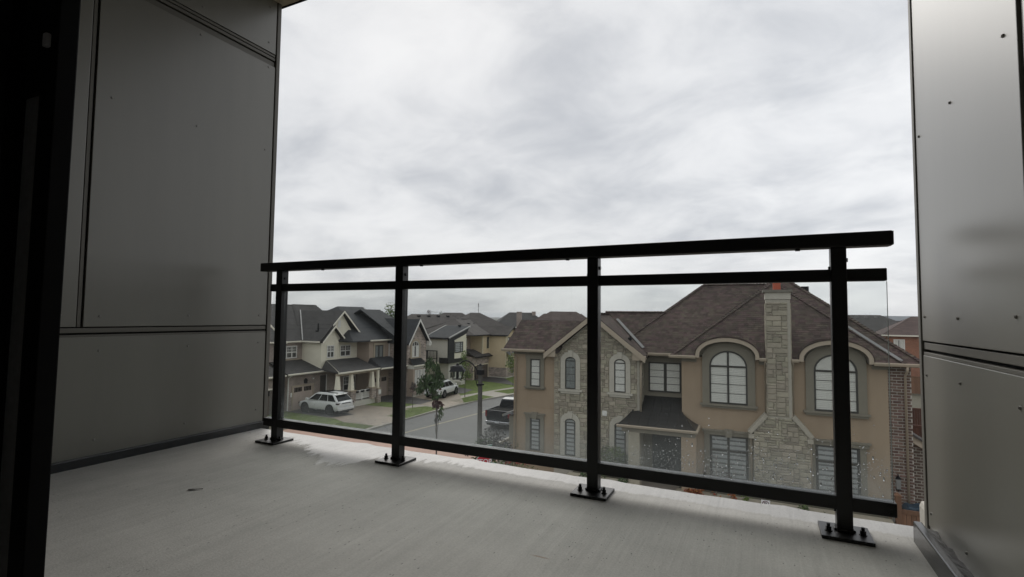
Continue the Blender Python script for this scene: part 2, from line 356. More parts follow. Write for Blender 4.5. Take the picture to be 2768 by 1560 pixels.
def slab_poly(mb, poly, t=0.12):
    """a solid plate under a planar 3D polygon"""
    n = len(poly); mb.add(list(poly) + [(p[0], p[1], p[2] - t) for p in poly],
        [tuple(range(n)), tuple(range(2 * n - 1, n - 1, -1))] + [(i, i + n, (i + 1) % n + n, (i + 1) % n) for i in range(n)])
def lap(mb, edges, z0, z1, y, exp=0.15, d=0.018):
    """lap siding on the plane y (outside is -y): edges(z)->(x0,x1)"""
    z = z0
    while z < z1 - 0.01:
        t = min(z + exp, z1); a0, a1 = edges(z); c0, c1 = edges(t)
        if a1 - a0 > 0.02:
            mb.add([(a0, y - d, z), (a1, y - d, z), (c1, y - 0.004, t), (c0, y - 0.004, t), (a0, y, z), (a1, y, z)], [(0, 1, 2, 3), (4, 5, 1, 0)])
        z = t
def pebble(w, h, d, ch, seed):
    rr = random.Random(seed); j = lambda: rr.uniform(-ch * 0.45, ch * 0.45)
    b = [(-w / 2, 0, -h / 2), (w / 2, 0, -h / 2), (w / 2, 0, h / 2), (-w / 2, 0, h / 2)]
    m = [(x, -d * 0.55, z) for x, _, z in b]
    f = [(x * (1 - 2 * ch / w) + j(), -d + rr.uniform(-0.006, 0.006), z * (1 - 2 * ch / h) + j()) for x, _, z in b]
    me = bpy.data.meshes.new('stone'); me.from_pydata(b + m + f, [], [(8, 9, 10, 11)] + [(i, (i + 1) % 4, (i + 1) % 4 + 4, i + 4) for i in range(4)] + [(i + 4, (i + 1) % 4 + 4, (i + 1) % 4 + 8, i + 8) for i in range(4)])
    bm = bmesh.new(); bm.from_mesh(me); bmesh.ops.recalc_face_normals(bm, faces=bm.faces); bm.to_mesh(me); bm.free()
    return me
def ashlar(u0, u1, z0, z1, free, cell, rr, maxw=5, maxh=3):
    nu, nz = int((u1 - u0) / cell), int((z1 - z0) / cell); ok = [[free(u0 + (i + .5) * cell, z0 + (j + .5) * cell) for i in range(nu)] for j in range(nz)]
    out = []
    for j in range(nz):
        for i in range(nu):
            if not ok[j][i]: continue
            h = rr.choice([1, 1, 1, 2, 2, 2, 3][:4 + maxh - 1]); w = rr.choice([2, 3, 3, 4, 5, 2][:maxw + 1])
            if h == 2: w = rr.choice((2, 3, 3, 4, 5))
            if h == 3: w = min(w, 3)
            h = min(h, nz - j); ww = 0
            while ww < w and i + ww < nu and ok[j][i + ww]: ww += 1
            hh = 1
            while hh < h and all(ok[j + hh][i + q] for q in range(ww)): hh += 1
            for a in range(hh):
                for q in range(ww): ok[j + a][i + q] = False
            out.append((u0 + i * cell, u0 + (i + ww) * cell, z0 + j * cell, z0 + (j + hh) * cell))
    return out
STONES = {}
def lay_stones(lst, y, parent, keep, mat, gap=0.016, d=0.045, rr=R):
    """largest `keep` as stone objects under parent, the rest as one stuff mesh"""
    lst = sorted(lst, key=lambda s: -(s[1] - s[0]) * (s[3] - s[2])); rest = MB()
    for k, (a, b, c, e) in enumerate(lst):
        w, h = b - a - gap, e - c - gap
        if w < 0.03 or h < 0.03: continue
        key = (round(w, 2), round(h, 2), rr.randrange(3))
        if key not in STONES:
            me = pebble(w, h, d, min(0.022, w * .2, h * .2), len(STONES)); me.materials.append(mat); STONES[key] = me
        if k < keep: inst('stone', STONES[key], parent, ((a + b) / 2, y, (c + e) / 2))
        else:
            me = STONES[key]; rest.add([(v.co.x + (a + b) / 2, v.co.y + y, v.co.z + (c + e) / 2) for v in me.vertices], [tuple(p.vertices) for p in me.polygons])
    if rest.v: rest.build('small_stones', mat, parent, kind='stuff', fix=False)
def window(par, u0, u1, z0, z1, y=0.0, fm=None, fw=0.06, vm=(), hm=(), rise=0.0, blind='white', rows=0, mw=0.05, lite=None, d=0.05, name='window'):
    """frame as a part; pane, blind, muntins as its sub-parts; outside is -y"""
    fm = fm or frame_ol; mb = MB(); zt = z1 - rise
    if rise:
        mb.ring(arch(u0, u1, zt, rise, 14, z0), arch(u0 + fw, u1 - fw, zt, rise - fw, 14, z0), y - d, y)
        mb.box(u0 + fw, u1 - fw, y - d, y, z0, z0 + fw)
    else:
        mb.box(u0, u0 + fw, y - d, y, z0, z1).box(u1 - fw, u1, y - d, y, z0, z1).box(u0 + fw, u1 - fw, y - d, y, z0, z0 + fw).box(u0 + fw, u1 - fw, y - d, y, z1 - fw, z1)
    for a in hm: mb.box(u0 + fw, u1 - fw, y - d + 0.006, y, a - mw / 2, a + mw / 2)
    for a in vm:
        top = z1 - fw
        if rise: top = zt + (rise - fw) * math.sqrt(max(0, 1 - ((a - (u0 + u1) / 2) / ((u1 - u0) / 2 - fw)) ** 2))
        mb.box(a - mw / 2, a + mw / 2, y - d + 0.003, y, z0 + fw, top)
    f = mb.build(name, fm, par)
    out = arch(u0 + fw * .6, u1 - fw * .6, zt, max(rise - fw * .6, 0.001), 14, z0 + fw * .6) if rise else [(u0 + fw * .6, z0 + fw * .6), (u1 - fw * .6, z0 + fw * .6), (u1 - fw * .6, z1 - fw * .6), (u0 + fw * .6, z1 - fw * .6)]
    MB().prism(out, y - d * .55, y - d * .55 + 0.006).build('pane', win_glass, f)
    MB().prism(out, y - 0.012, y - 0.004).build('backing', dark_sheet, f)  # dark sheet on the solid wall; the unlit room's shade is painted in
    iu0, iu1, iz0, iz1 = u0 + fw, u1 - fw, z0 + fw, z1 - fw
    if blind in ('white', 'sheer'):
        bm_ = blind_w if blind == 'white' else blind_g
        mb = MB(); step = 0.075; z = iz0
        lim = zt if rise else iz1
        while z < lim - 0.01:
            mb.add([(iu0, y - 0.024, z), (iu1, y - 0.024, z), (iu1, y - 0.014, min(z + step * .93, lim)), (iu0, y - 0.014, min(z + step * .93, lim))], [(0, 1, 2, 3)]); z += step
        if rise: mb.prism(arch(u0 + fw, u1 - fw, zt, rise - fw, 14), y - 0.02, y - 0.014)
        mb.build('blind', bm_, f)
    elif blind in ('zebra', 'zebra_grey'):
        MB().box(iu0 + 0.03, iu1 - 0.03, y - 0.0145, y - 0.0125, iz0, (zt if rise else iz1)).build('sheer', sheer_m, f)
        mb = MB(); z = iz0 + 0.03; lim = (zt if rise else iz1); hgt = 0.13 if blind == 'zebra' else 0.10
        while z < lim - 0.02: mb.box(iu0 + 0.04, iu1 - 0.04, y - 0.022, y - 0.015, z, min(z + hgt, lim)); z += hgt + 0.075
        if rise: mb.prism(arch(u0 + fw, u1 - fw, zt, rise - fw, 14), y - 0.02, y - 0.014)
        mb.build('blind', zebra_m if blind == 'zebra' else blind_g, f)
    elif blind == 'curtain':
        mb = MB()
        for k in range(10):
            a = iu0 + (iu1 - iu0) * k / 10; w = (iu1 - iu0) / 10
            if k in (4, 5): continue
            mb.box(a, a + w * .8, y - 0.022 - 0.004 * (k % 2), y - 0.014, iz0, (zt if rise else iz1))
        mb.build('curtain', blind_g if fm is frame_ol else blind_w, f)
    if rows:
        mb = MB()
        for k in range(1, rows): mb.box(iu0, iu1, y - 0.03, y - 0.0245, iz0 + (((zt if rise else iz1)) - iz0) * k / rows - 0.012, iz0 + (((zt if rise else iz1)) - iz0) * k / rows + 0.012)
        mb.build('blind_rail', frame_ol, f)
    if lite:
        mb = MB()
        for (a0, a1, b0, b1, nx, nz) in lite:
            for i in range(1, nx): x = a0 + (a1 - a0) * i / nx; mb.box(x - 0.013, x + 0.013, y - d + 0.01, y - d * .5, b0, b1)
            for i in range(1, nz): z = b0 + (b1 - b0) * i / nz; mb.box(a0, a1, y - d + 0.012, y - d * .5, z - 0.013, z + 0.013)
        mb.build('muntin', fm, f)
    return f

# ================================================================== THE BALCONY
def floor_mat():
    m = bpy.data.materials.new('broomed_concrete'); m.use_nodes = True
    n, l = m.node_tree.nodes, m.node_tree.links; b = n['Principled BSDF']
    t = n.new('ShaderNodeTexCoord'); s = n.new('ShaderNodeSeparateXYZ'); l.new(t.outputs['Object'], s.inputs[0])
    def mt(op, a, bb=0.0, c=None):
        q = n.new('ShaderNodeMath'); q.operation = op
        for i, v in enumerate((a, bb, c)):
            if v is None: continue
            if isinstance(v, (int, float)): q.inputs[i].default_value = v
            else: l.new(v, q.inputs[i])
        return q.outputs[0]
    def nz(scale, det, stretch=(1, 1, 1), rough=0.6, rot=0.0):
        mp_ = n.new('ShaderNodeMapping'); mp_.inputs['Scale'].default_value = stretch; mp_.inputs['Rotation'].default_value = (0, 0, rot); l.new(t.outputs['Object'], mp_.inputs[0])
        q = n.new('ShaderNodeTexNoise'); q.inputs['Scale'].default_value = scale; q.inputs['Detail'].default_value = det; q.inputs['Roughness'].default_value = rough
        l.new(mp_.outputs[0], q.inputs['Vector']); return q.outputs['Fac']
    def rng(v, a, b_, c, d):
        q = n.new('ShaderNodeMapRange'); q.inputs[1].default_value = a; q.inputs[2].default_value = b_; q.inputs[3].default_value = c; q.inputs[4].default_value = d; l.new(v, q.inputs[0]); return q.outputs[0]
    big = nz(1.1, 5); mid = nz(7, 6); fine = nz(150, 3); st = nz(1, 4, (55, 1.6, 1), 0.65); st2 = nz(1, 3, (22, 0.5, 1), 0.6)
    val = mt('ADD', mt('ADD', rng(big, .3, .7, -.12, .12), rng(mid, .3, .7, -.06, .06)), mt('ADD', rng(fine, .35, .65, -.07, .07), mt('ADD', rng(st, .3, .7, -.05, .05), rng(st2, .3, .7, -.045, .045))))
    # pits, stretched by the broom
    vo = n.new('ShaderNodeTexVoronoi'); vo.inputs['Scale'].default_value = 1; mp2 = n.new('ShaderNodeMapping'); mp2.inputs['Scale'].default_value = (95, 46, 1)
    l.new(t.outputs['Object'], mp2.inputs[0]); l.new(mp2.outputs[0], vo.inputs['Vector'])
    sepc = n.new('ShaderNodeSeparateColor'); l.new(vo.outputs['Color'], sepc.inputs[0])
    pit = mt('MULTIPLY', mt('LESS_THAN', vo.outputs['Distance'], mt('MULTIPLY', sepc.outputs[1], 0.26)), mt('LESS_THAN', sepc.outputs[0], rng(nz(2.5, 3), .4, .62, 0.02, 0.34)))
    # standing water along the open edge, base colour slightly paler: ragged border drawn out by the broom marks
    dx = mt('DIVIDE', mt('ADD', s.outputs[0], 2.10), 0.26)
    dip = mt('MULTIPLY', mt('EXPONENT', mt('MULTIPLY', mt('MULTIPLY', dx, dx), -1.0)), -0.27)
    jag = mt('ADD', rng(nz(1, 5, (24, 2.6, 1), 0.75), .3, .7, -.11, .11), rng(nz(2.2, 3), .3, .7, -.05, .05))
    yb = mt('ADD', mt('ADD', 2.295, dip), mt('MULTIPLY', jag, rng(s.outputs[0], -1.7, -1.3, 1.0, 0.16)))
    dist = mt('SUBTRACT', s.outputs[1], yb)
    wet = rng(dist, -0.005, 0.010, 0, 1)
    edge = mt('MULTIPLY', rng(mt('ABSOLUTE', mt('ADD', dist, 0.012)), 0.0, 0.007, 1.0, 0.0), rng(s.outputs[0], -1.75, -1.6, 1.0, 0.12))
    val = mt('ADD', 1.0, val); val = mt('SUBTRACT', val, mt('MULTIPLY', pit, 0.5)); val = mt('SUBTRACT', val, mt('MULTIPLY', edge, 0.62))
    mx = n.new('ShaderNodeMix'); mx.data_type = 'RGBA'; mx.inputs['A'].default_value = (0.455, 0.445, 0.415, 1); mx.inputs['B'].default_value = (0.465, 0.458, 0.44, 1)
    l.new(wet, mx.inputs['Factor'])
    # rusty smear
    rx = mt('ADD', s.outputs[0], 0.645); ry = mt('SUBTRACT', s.outputs[1], 1.561)
    rust = mt('MULTIPLY', rng(mt('ABSOLUTE', rx), 0.012, 0.04, 1, 0), rng(mt('ABSOLUTE', ry), 0.002, 0.007, 0.6, 0))
    mx2 = n.new('ShaderNodeMix'); mx2.data_type = 'RGBA'; l.new(mx.outputs['Result'], mx2.inputs['A']); mx2.inputs['B'].default_value = (0.26, 0.17, 0.10, 1); l.new(rust, mx2.inputs['Factor'])
    hs = n.new('ShaderNodeHueSaturation'); l.new(mx2.outputs['Result'], hs.inputs['Color']); l.new(val, hs.inputs['Value']); l.new(hs.outputs[0], b.inputs['Base Color'])
    l.new(rng(wet, 0, 1, 0.78, 0.42), b.inputs['Roughness'])
    hgt = mt('ADD', mt('ADD', mt('MULTIPLY', st, 0.9), mt('MULTIPLY', fine, 0.5)), mt('ADD', mt('MULTIPLY', pit, -0.9), mt('MULTIPLY', mid, 0.3)))
    bp = n.new('ShaderNodeBump'); bp.inputs['Strength'].default_value = 0.45; bp.inputs['Distance'].default_value = 0.006
    l.new(hgt, bp.inputs['Height']); l.new(bp.outputs[0], b.inputs['Normal'])
    return m
conc = floor_mat()
mb = MB(); N = 60; ys = 2.43
front = [(-3.6 + 4.9 * i / N, ys + 0.012 * mnoise.noise(Vector((i * 0.6, 2, 0))) + (0.02 if i % 9 == 0 else 0)) for i in range(N + 1)]
poly = [(-3.6, -0.2)] + [(1.3, -0.2)] + front[::-1]
mb.prism(poly[::-1], FL - 0.22, FL, 'z')
mb.build('balcony_floor', conc, kind='structure', bevel=0.012)
up_ = MB().box(0.56, 1.3, 2.36, 2.62, FL - 0.3, FL + 0.05).build('balcony_upstand', M('white_washed_concrete', (0.56, 0.53, 0.47), 0.7, 0.14, 9, 0.5, 40), kind='structure', bevel=0.02)

def cladding(side):
    left = side < 0
    X = -3.055 if left else 0.533; sg = 1 if left else -1      # outward normal of the visible face
    o = thing('cladding_wall', 'dark grey riveted panel wall at the shaded end of the balcony by the sliding door' if left else
              'pale grey riveted panel wall catching the light beside the open end of the railing', 'wall', (X, 1.8, FL))
    def P(x0, x1, y0, y1, z0, z1):      # x measured out of the wall face
        a, b = sg * x0, sg * x1; return (min(a, b), max(a, b), y0 - 1.8, y1 - 1.8, z0, z1)
    yend = 2.455 if left else 2.362
    core = box('wall_core', gap_m, P(-0.30, -0.022, -0.5, yend, -0.25, 3.2), o)
    ymid = 1.36 if left else 1.485
    cells = []
    for (y0, y1) in ((ymid + 0.03, yend - 0.006), (0.3, ymid)):
        for (z0, z1, tl) in ((0.692, 2.50, 0), (2.592, 3.1, 0)):
            cells.append((y0, y1, z0, z1))
    cells.append((0.3, yend - 0.006, 0.032, 0.640))
    for (y0, y1, z0, z1) in cells:
        p = box('cladding_panel', panel_m, P(-0.018, 0.0, y0, y1, z0, z1), o, bevel=0.002)
        ylist = [v for v in (0.62, 1.293, 1.462, 1.92, 2.395) if y0 < v < y1] if left else [v for v in (0.65, 1.0, 1.584, 1.975, 2.318) if y0 + .02 < v < y1]
        zlist = [v for v in ((0.12, 0.572, 0.752, 1.90, 2.474, 2.65, 2.909) if left else (0.09, 0.573, 0.773, 1.44, 2.10, 2.474, 2.65)) if z0 < v < z1]
        for a in ylist:
            for c in sorted(set(zlist)):
                aa, cc = a + R.uniform(-.004, .004), c + R.uniform(-.008, .008)
                s = MB().tube([(sg * 0.0, aa - 1.8, cc), (sg * 0.0030, aa - 1.8, cc)], (0.0066 if left else 0.0052), 12, (0.0052 if left else 0.0042)).tube([(sg * 0.0035, aa - 1.8, cc), (sg * 0.005, aa - 1.8, cc)], 0.0035, 6)
                s.build('screw', screw_m, p, smooth=False)
    # reveal trims: thin channels round the joints
    for (z0, z1, d) in ((0.662, 0.686, -0.004), (0.640, 0.652, -0.002), (2.546, 2.566, -0.004), (2.500, 2.538, -0.010), (2.572, 2.588, -0.004)):
        box('joint_trim', trim_m, P(-0.021, d, 0.3, yend - 0.006, z0, z1), o, bevel=0.0015)
    box('joint_trim', trim_m, P(-0.021, -0.006, ymid + 0.006, ymid + 0.022, 0.692, 2.50), o, bevel=0.0015)
    box('joint_trim', trim_m, P(-0.021, -0.003, 0.3, yend - 0.006, 0.010, 0.028), o, bevel=0.0015)
    box('corner_trim', trim_m, P(-0.32, 0.004, yend, yend + 0.030, -0.02, 3.1), o, bevel=0.003)
    if left: box('base_flashing', flash_m, P(-0.02, 0.026, 0.3, yend + 0.03, -0.02, 0.045), o, bevel=0.004)
    else:
        box('base_flashing', flash_m, P(0.040, 0.066, 0.3, 2.262, -0.01, 0.070), o, bevel=0.005)
        mbb = MB()
        for k in range(40):
            a = 0.3 + (2.255 - 0.3) * k / 39; mbb.v.append((sg * 0.041, a - 1.8, 0.052 + R.uniform(-.003, .004))); mbb.v.append((sg * -0.01, a - 1.8, 0.040 + R.uniform(-.01, .008)))
            if k: q = len(mbb.v); mbb.f.append((q - 4, q - 3, q - 1, q - 2))
        mbb.build('membrane_lap', M('wet_black_membrane', (0.012, 0.012, 0.013), 0.18, 0.1, 10, 0.8, 30, spec=0.7), o, smooth=True)
    return o
cladding(-1); cladding(1)
# ceiling over the balcony and the dark room round the camera
box('balcony_ceiling', soff_b, (-3.6, 1.3, -0.2, 2.50, FL + 2.975, FL + 3.3), kind='structure')
box('ceiling_drip_edge', gap_m, (-3.6, 1.3, 2.501, 2.512, FL + 2.968, FL + 3.3), kind='structure')
box('room_floor', wall_in, (-3.3, 2.6, -4.5, -0.21, FL - 0.2, FL - 0.02), kind='structure')
box('room_ceiling', wall_in, (-3.3, 2.6, -4.5, -0.21, FL + 2.7, FL + 3.0), kind='structure')
box('room_wall', wall_in, (-3.4, 2.6, -4.7, -4.51, FL - 0.2, FL + 3.0), kind='structure')
box('room_wall', wall_in, (-3.6, -3.41, -4.5, 0.3, FL - 0.2, FL + 3.0), kind='structure')
box('room_wall', wall_in, (2.61, 2.8, -4.5, 0.3, FL - 0.2, FL + 3.0), kind='structure')
box('room_wall', gap_m, (-3.05, -1.95, 0.34, 0.60, FL, FL + 2.96), kind='structure')
# sliding door: black jamb and stile, screen, latch, handle
DOOR_LEAN = 0.012
dr = thing('sliding_door', 'black framed sliding balcony door standing open at the dark edge of the picture', 'door', (-1.25, 0.55, FL))
dr.rotation_euler = (0, DOOR_LEAN, 0)
def dbox(nm, m, x0, x1, y0, y1, z0, z1, **k): return box(nm, m, (x0 + 1.145, x1 + 1.145, y0 - 0.55, y1 - 0.55, z0, z1), dr, **k)
dbox('jamb', frame_bk, -1.302, -1.262, 0.540, 0.578, 0.0, 2.6, bevel=0.003)
dbox('stile', frame_bk, -1.62, -1.428, 0.520, 0.565, 0.02, 2.55, bevel=0.003)
scm = M('grey_insect_screen', (0.16, 0.16, 0.16), 0.8, 0.15, 60)
dbox('insect_screen', scm, -1.428, -1.352, 0.556, 0.560, 0.05, 1.25)
dbox('screen_frame', frame_bk, -1.428, -1.303, 0.545, 0.566, 1.251, 2.55, bevel=0.002)
dbox('stile_track', frame_bk, -1.352, -1.304, 0.550, 0.575, 0.0, 1.25)
dbox('latch', M('grey_latch', (0.34, 0.34, 0.35), 0.4, 0), -1.300, -1.284, 0.528, 0.539, 1.335, 1.365, bevel=0.003)
hd = MB(); hd.tube([(-1.44 + 1.145 + 0.014 * math.cos(a) * 2, -0.045 - 0.012 * math.sin(a), 1.285 - 0.012 * math.sin(a)) for a in [math.pi * k / 8 for k in range(9)]], 0.004, 8); hd.build('handle', chrome, dr, smooth=True)
dbox('head_frame', frame_bk, -3.0, 0.5, 0.40, 0.60, 2.62, 2.965)

# ------------------------------------------------------------------ railing
rl = thing('glass_railing', 'black metal balcony railing with four posts and clear glass panes', 'railing', (0, 2.23, FL))
yo = 2.23
def rbox(nm, m, x0, x1, y0, y1, z0, z1, par=None, **k): return box(nm, m, (x0, x1, y0 - yo, y1 - yo, z0, z1), par or rl, **k)
PX = (-2.675, -1.763, -0.695, 0.235)
tr = rbox('top_rail', black, -2.812, 0.423, 2.198, 2.262, 1.031, 1.083, bevel=0.004)
rbox('end_cap', black, 0.4232, 0.426, 2.200, 2.260, 1.033, 1.081, tr)
for x in (-2.3, -1.6, -0.79, 0.13): MB().tube([(x, -0.015, 1.0315), (x, -0.015, 1.024)], 0.009, 10).build('rail_screw', bolt_m, tr)
md = rbox('middle_rail', black, -2.733, 0.406, 2.212, 2.248, 0.906, 0.951, bevel=0.003)
bt = rbox('bottom_rail', black, -2.747, 0.414, 2.206, 2.254, 0.086, 0.134, bevel=0.003)
for z in (0.098, 0.122): MB().tube([(0.395, -0.0242, z), (0.395, -0.027, z)], 0.0055, 10).build('rail_screw', bolt_m, bt)
for x in PX:
    p = rbox('post', black, x, x + 0.050, 2.205, 2.255, 0.012, 1.031, bevel=0.003)
    bp = rbox('base_plate', black, x - 0.0535, x + 0.1035, 2.139, 2.286, 0.0, 0.012, p, bevel=0.002)
    w = MB()
    for (ax, ay) in ((x - 0.004, 2.23), (x + 0.054, 2.23)): w.tube([(ax, ay - yo - 0.02, 0.016), (ax, ay - yo + 0.02, 0.016)], 0.005, 6)
    w.tube([(x, 2.202 - yo, 0.016), (x + 0.05, 2.202 - yo, 0.016)], 0.005, 6); w.build('weld', black, p)
    for (bx, by) in ((x - 0.027, 2.198), (x + 0.078, 2.205)):
        b = MB(); ro = R.uniform(0, 1)
        b.tube([(bx, by - yo, 0.012), (bx, by - yo, 0.0145)], 0.013, 14)
        b.tube([(bx, by - yo, 0.0145), (bx, by - yo, 0.027)], 0.0098, 6).tube([(bx, by - yo, 0.027), (bx, by - yo, 0.038)], 0.0058, 10)
        b.build('anchor_bolt', bolt_m, p, bevel=0.0008)
    for z in (0.110, 0.985):
        MB().tube([(x + 0.050, 0.0, z), (x + 0.056, 0.0, z)], 0.008, 10).build('post_screw', bolt_m, p)
        MB().tube([(x, 0.0, z - 0.03), (x - 0.006, 0.0, z - 0.03)], 0.008, 10).build('post_screw', bolt_m, p)
spans = [(-2.727, -2.679)] + [(PX[i] + 0.054, PX[i + 1] - 0.004) for i in range(3)] + [(0.289, 0.406)]
for a, b in spans:
    MB().box(a, b, -0.003, 0.003, 0.1343 + FL, 0.9057 + FL).build('glass_pane', rail_glass, rl).location = (0, 0, -FL)
MB().box(0.4062, 0.4078, -0.003, 0.003, 0.1345, 0.9055).build('pane_edge', M('polished_glass_edge', (0.45, 0.52, 0.50), 0.3, 0), rl)
# rain drops standing on the outside of the panes
drop_m = bpy.data.materials.new('rain_water'); drop_m.use_nodes = True
_b = drop_m.node_tree.nodes['Principled BSDF']; _b.inputs['Transmission Weight'].default_value = 1; _b.inputs['IOR'].default_value = 1.33; _b.inputs['Roughness'].default_value = 0.0
mb = MB(); rr = random.Random(11)
def drop(x, z, r, el=1.0):
    n = 8; vs = [(x, 2.2335 + r * 0.62, z)]; fs = []
    for k, (q, d) in enumerate(((0.55, 0.5), (0.9, 0.26), (1.0, 0.0))):
        for i in range(n):
            a = 2 * math.pi * i / n; vs.append((x + r * q * math.cos(a), 2.2335 + r * d, z + r * el * q * math.sin(a) * (1.15 if math.sin(a) > 0 else 1)))
    for i in range(n): fs.append((0, 1 + i, 1 + (i + 1) % n))
    for k in range(2):
        for i in range(n): fs.append((1 + k * n + i, 1 + (k + 1) * n + i, 1 + (k + 1) * n + (i + 1) % n, 1 + k * n + (i + 1) % n))
    fs.append(tuple(1 + 2 * n + i for i in range(n))[::-1]); mb.add(vs, fs)
cnt = 0
while cnt < 1400:
    x = rr.uniform(-0.64, 0.402); s = (x + 0.64) / 1.05
    if 0.231 < x < 0.291: continue
    z = 0.138 + abs(rr.gauss(0.0, 0.082)) * (0.7 + 0.5 * s) if rr.random() < .97 else 0.14 + rr.random() * 0.28
    if z > 0.40 or rr.random() > 0.30 + 0.70 * s: continue
    if mnoise.noise(Vector((x * 9, z * 9, 3))) < -0.15: continue
    drop(x, FL + z, min(0.0036, rr.lognormvariate(-6.75, 0.45)), rr.uniform(0.7, 1.1)); cnt += 1
for k in range(70):      # bigger drops, some with short runs
    x = rr.uniform(-0.3, 0.40); z = 0.14 + abs(rr.gauss(0, .07))
    if 0.231 < x < 0.291: continue
    drop(x, FL + z, rr.uniform(.0024, .0036), rr.choice((.9, 1.1, 1.9, 2.6)))
for k in range(90):
    x = rr.uniform(-2.60, -1.80); drop(x, FL + 0.14 + abs(rr.gauss(0, 0.07)), min(0.004, rr.lognormvariate(-6.5, 0.4)))
o = mb.build('raindrops', drop_m, kind='stuff', smooth=True); tag(o, 'scattered raindrops clinging to the lower right railing glass', 'raindrops')
# litter on the slab
mb = MB(); pts = [(-2.245, 1.437), (-2.232, 1.446), (-2.222, 1.452), (-2.205, 1.470), (-2.196, 1.474)]; wd = [0.004, 0.009, 0.006, 0.003, 0.001]
for (x, y), w in zip(pts, wd): mb.v += [(x - w * .5, y + w, FL + .004), (x, y, FL + .0015 + w * .3), (x + w * .5, y - w, FL + .004)]
for i in range(4): mb.f += [(i * 3, i * 3 + 1, i * 3 + 4, i * 3 + 3), (i * 3 + 1, i * 3 + 2, i * 3 + 5, i * 3 + 4)]
tag(mb.build('dry_leaf', dark_leaf), 'shrivelled dark leaf scrap on the concrete balcony floor', 'leaf')

# ================================================================== THE CORNER HOUSE ACROSS THE STREET
S = thing('stone_house', 'large tan stucco and stone house with brown shingle roofs and tall stone chimney', 'house', (7.5, 25.5, 0), rad(1.5))
SL = 0.833
box('wall', stucco, (-19.42, -17.05, 0.0, 4.0, -0.3, 6.44), S)
box('wall', olive, (-12.85, -10.80, 1.0, 4.0, 3.0, 6.44), S)
box('wall', stucco, (-10.86, -2.92, 0.0, 8.0, -0.3, 6.44), S)
box('wall', stucco, (-19.40, -2.4, 4.005, 8.6, -0.3, 6.43), S)
# ---- stone gable bay: mortar bed with stones laid on it
gx = -15.0
sb = MB().prism([(-17.10, 0.3), (-12.78, 0.3), (-12.78, 6.55), (gx, 8.12), (-17.10, 6.40)], -0.12, 3.0).build('stone_bay', mortar_m, S)
AR = [(-16.50, -15.94, 4.57, 6.19, .20), (-13.99, -13.43, 4.57, 6.19, .20), (-16.50, -15.94, 1.25, 3.10, .18), (-13.98, -13.42, 1.25, 3.14, .18)]
def free_bay(u, z):
    if z > 6.44 and abs(u - gx) > (8.05 - z) / 0.80 - 0.06: return False
    for (a, b, c, d, r_) in AR:
        if a - 0.25 < u < b + 0.25 and c - (0.24 if c > 4 else 0.05) < z < d + 0.06: return False
        if (u - (a + b) / 2) ** 2 / 0.52 ** 2 + (z - (d - r_)) ** 2 / 0.50 ** 2 < 1 and z > d - r_: return False
        if abs(u - (a + b) / 2) < 0.15 and d < z < d + 0.34: return False
    if -14.60 < u < -14.32 and 3.36 < z < 3.67: return False
    return True
rs = random.Random(21)
lay_stones(ashlar(-17.09, -12.79, 0.75, 8.05, free_bay, 0.105, rs), -0.12, sb, 175, stone_m, rr=rs)
# quoined return of the bay into the recess
q = ashlar(0, 1.05, 3.7, 6.4, lambda u, z: True, 0.105, rs, 3)
rest = MB()
for (a, b, c, d) in q:
    rest.box(-12.785, -12.745 + rs.uniform(-.006, .006), -0.11 + a + .008, -0.11 + b - .008, c + .008, d - .008)
rest.build('small_stones', stone_m, sb, kind='stuff')
box('meter_box', white_p, (-14.585, -14.345, -0.20, -0.12, 3.39, 3.63), S, bevel=0.02)
for k, (a, b, c, d, r_) in enumerate(AR):
    y = -0.12; w = 0.23; cx = (a + b) / 2
    mb = MB(); mb.ring(arch(a - w, b + w, d - r_, 0.46, 16, c), arch(a, b, d - r_, r_, 16, c), y - 0.07, y)
    su = mb.build('window_surround', cast_m, S)
    MB().prism([(cx - .10, d + .01), (cx + .10, d + .01), (cx + .135, d + .33), (cx - .135, d + .33)], y - 0.11, y - 0.005).build('keystone', cast_m, su)
    jm = MB()
    for zz_ in ([c + .45, c + 1.0, d - r_] if c > 4 else [c + .55, c + 1.1, d - r_]):
        for (xa, xb) in ((a - w, a), (b, b + w)): jm.box(xa + 0.004, xb - 0.004, y - 0.0715, y - 0.06, zz_ - .005, zz_ + .005)
    jm.build('joint', mortar_m, su)
    if c > 4:
        MB().box(a - .34, b + .34, y - 0.13, y, c - .11, c - .01).box(a - .22, b + .22, y - 0.09, y - 0.003, c - .22, c - .112).build('sill', cast_m, su)
    window(S, a, b, c + .02, d, y - 0.005, fw=.05, rise=r_, hm=([d - r_ - .0] if c > 4 else [d - r_ - .02, c + 1.1]), blind=('sheer' if k == 0 else 'white' if k == 1 else 'zebra'), rows=(4 if k < 2 else 0))
# ---- left stucco bay
box('window_head', olive, (-18.73, -17.64, -0.09, 0, 6.0, 6.20), S)
MB().box(-18.70, -18.46, -0.06, 0, 4.56, 5.999).box(-17.89, -17.69, -0.06, 0, 4.56, 5.999).build('window_surround', olive, S)
MB().box(-18.78, -17.62, -0.16, 0, 4.49, 4.56).box(-18.72, -17.68, -0.10, -0.002, 4.42, 4.488).build('window_sill', olive, S)
window(S, -18.455, -17.895, 4.57, 5.99, 0, fw=.055, blind='white', rows=4)
MB().box(-18.78, -17.62, -0.14, 0, 3.11, 3.19).box(-18.72, -17.68, -0.09, -0.002, 2.93, 3.108).build('window_head', olive, S)
MB().prism([(-18.31, 2.90), (-18.06, 2.90), (-18.02, 3.235), (-18.36, 3.235)], -0.17, -0.004).build('keystone', olive, S)
MB().box(-18.70, -18.46, -0.06, 0, 1.2, 2.929).box(-17.88, -17.68, -0.06, 0, 1.2, 2.929).build('window_surround', olive, S)
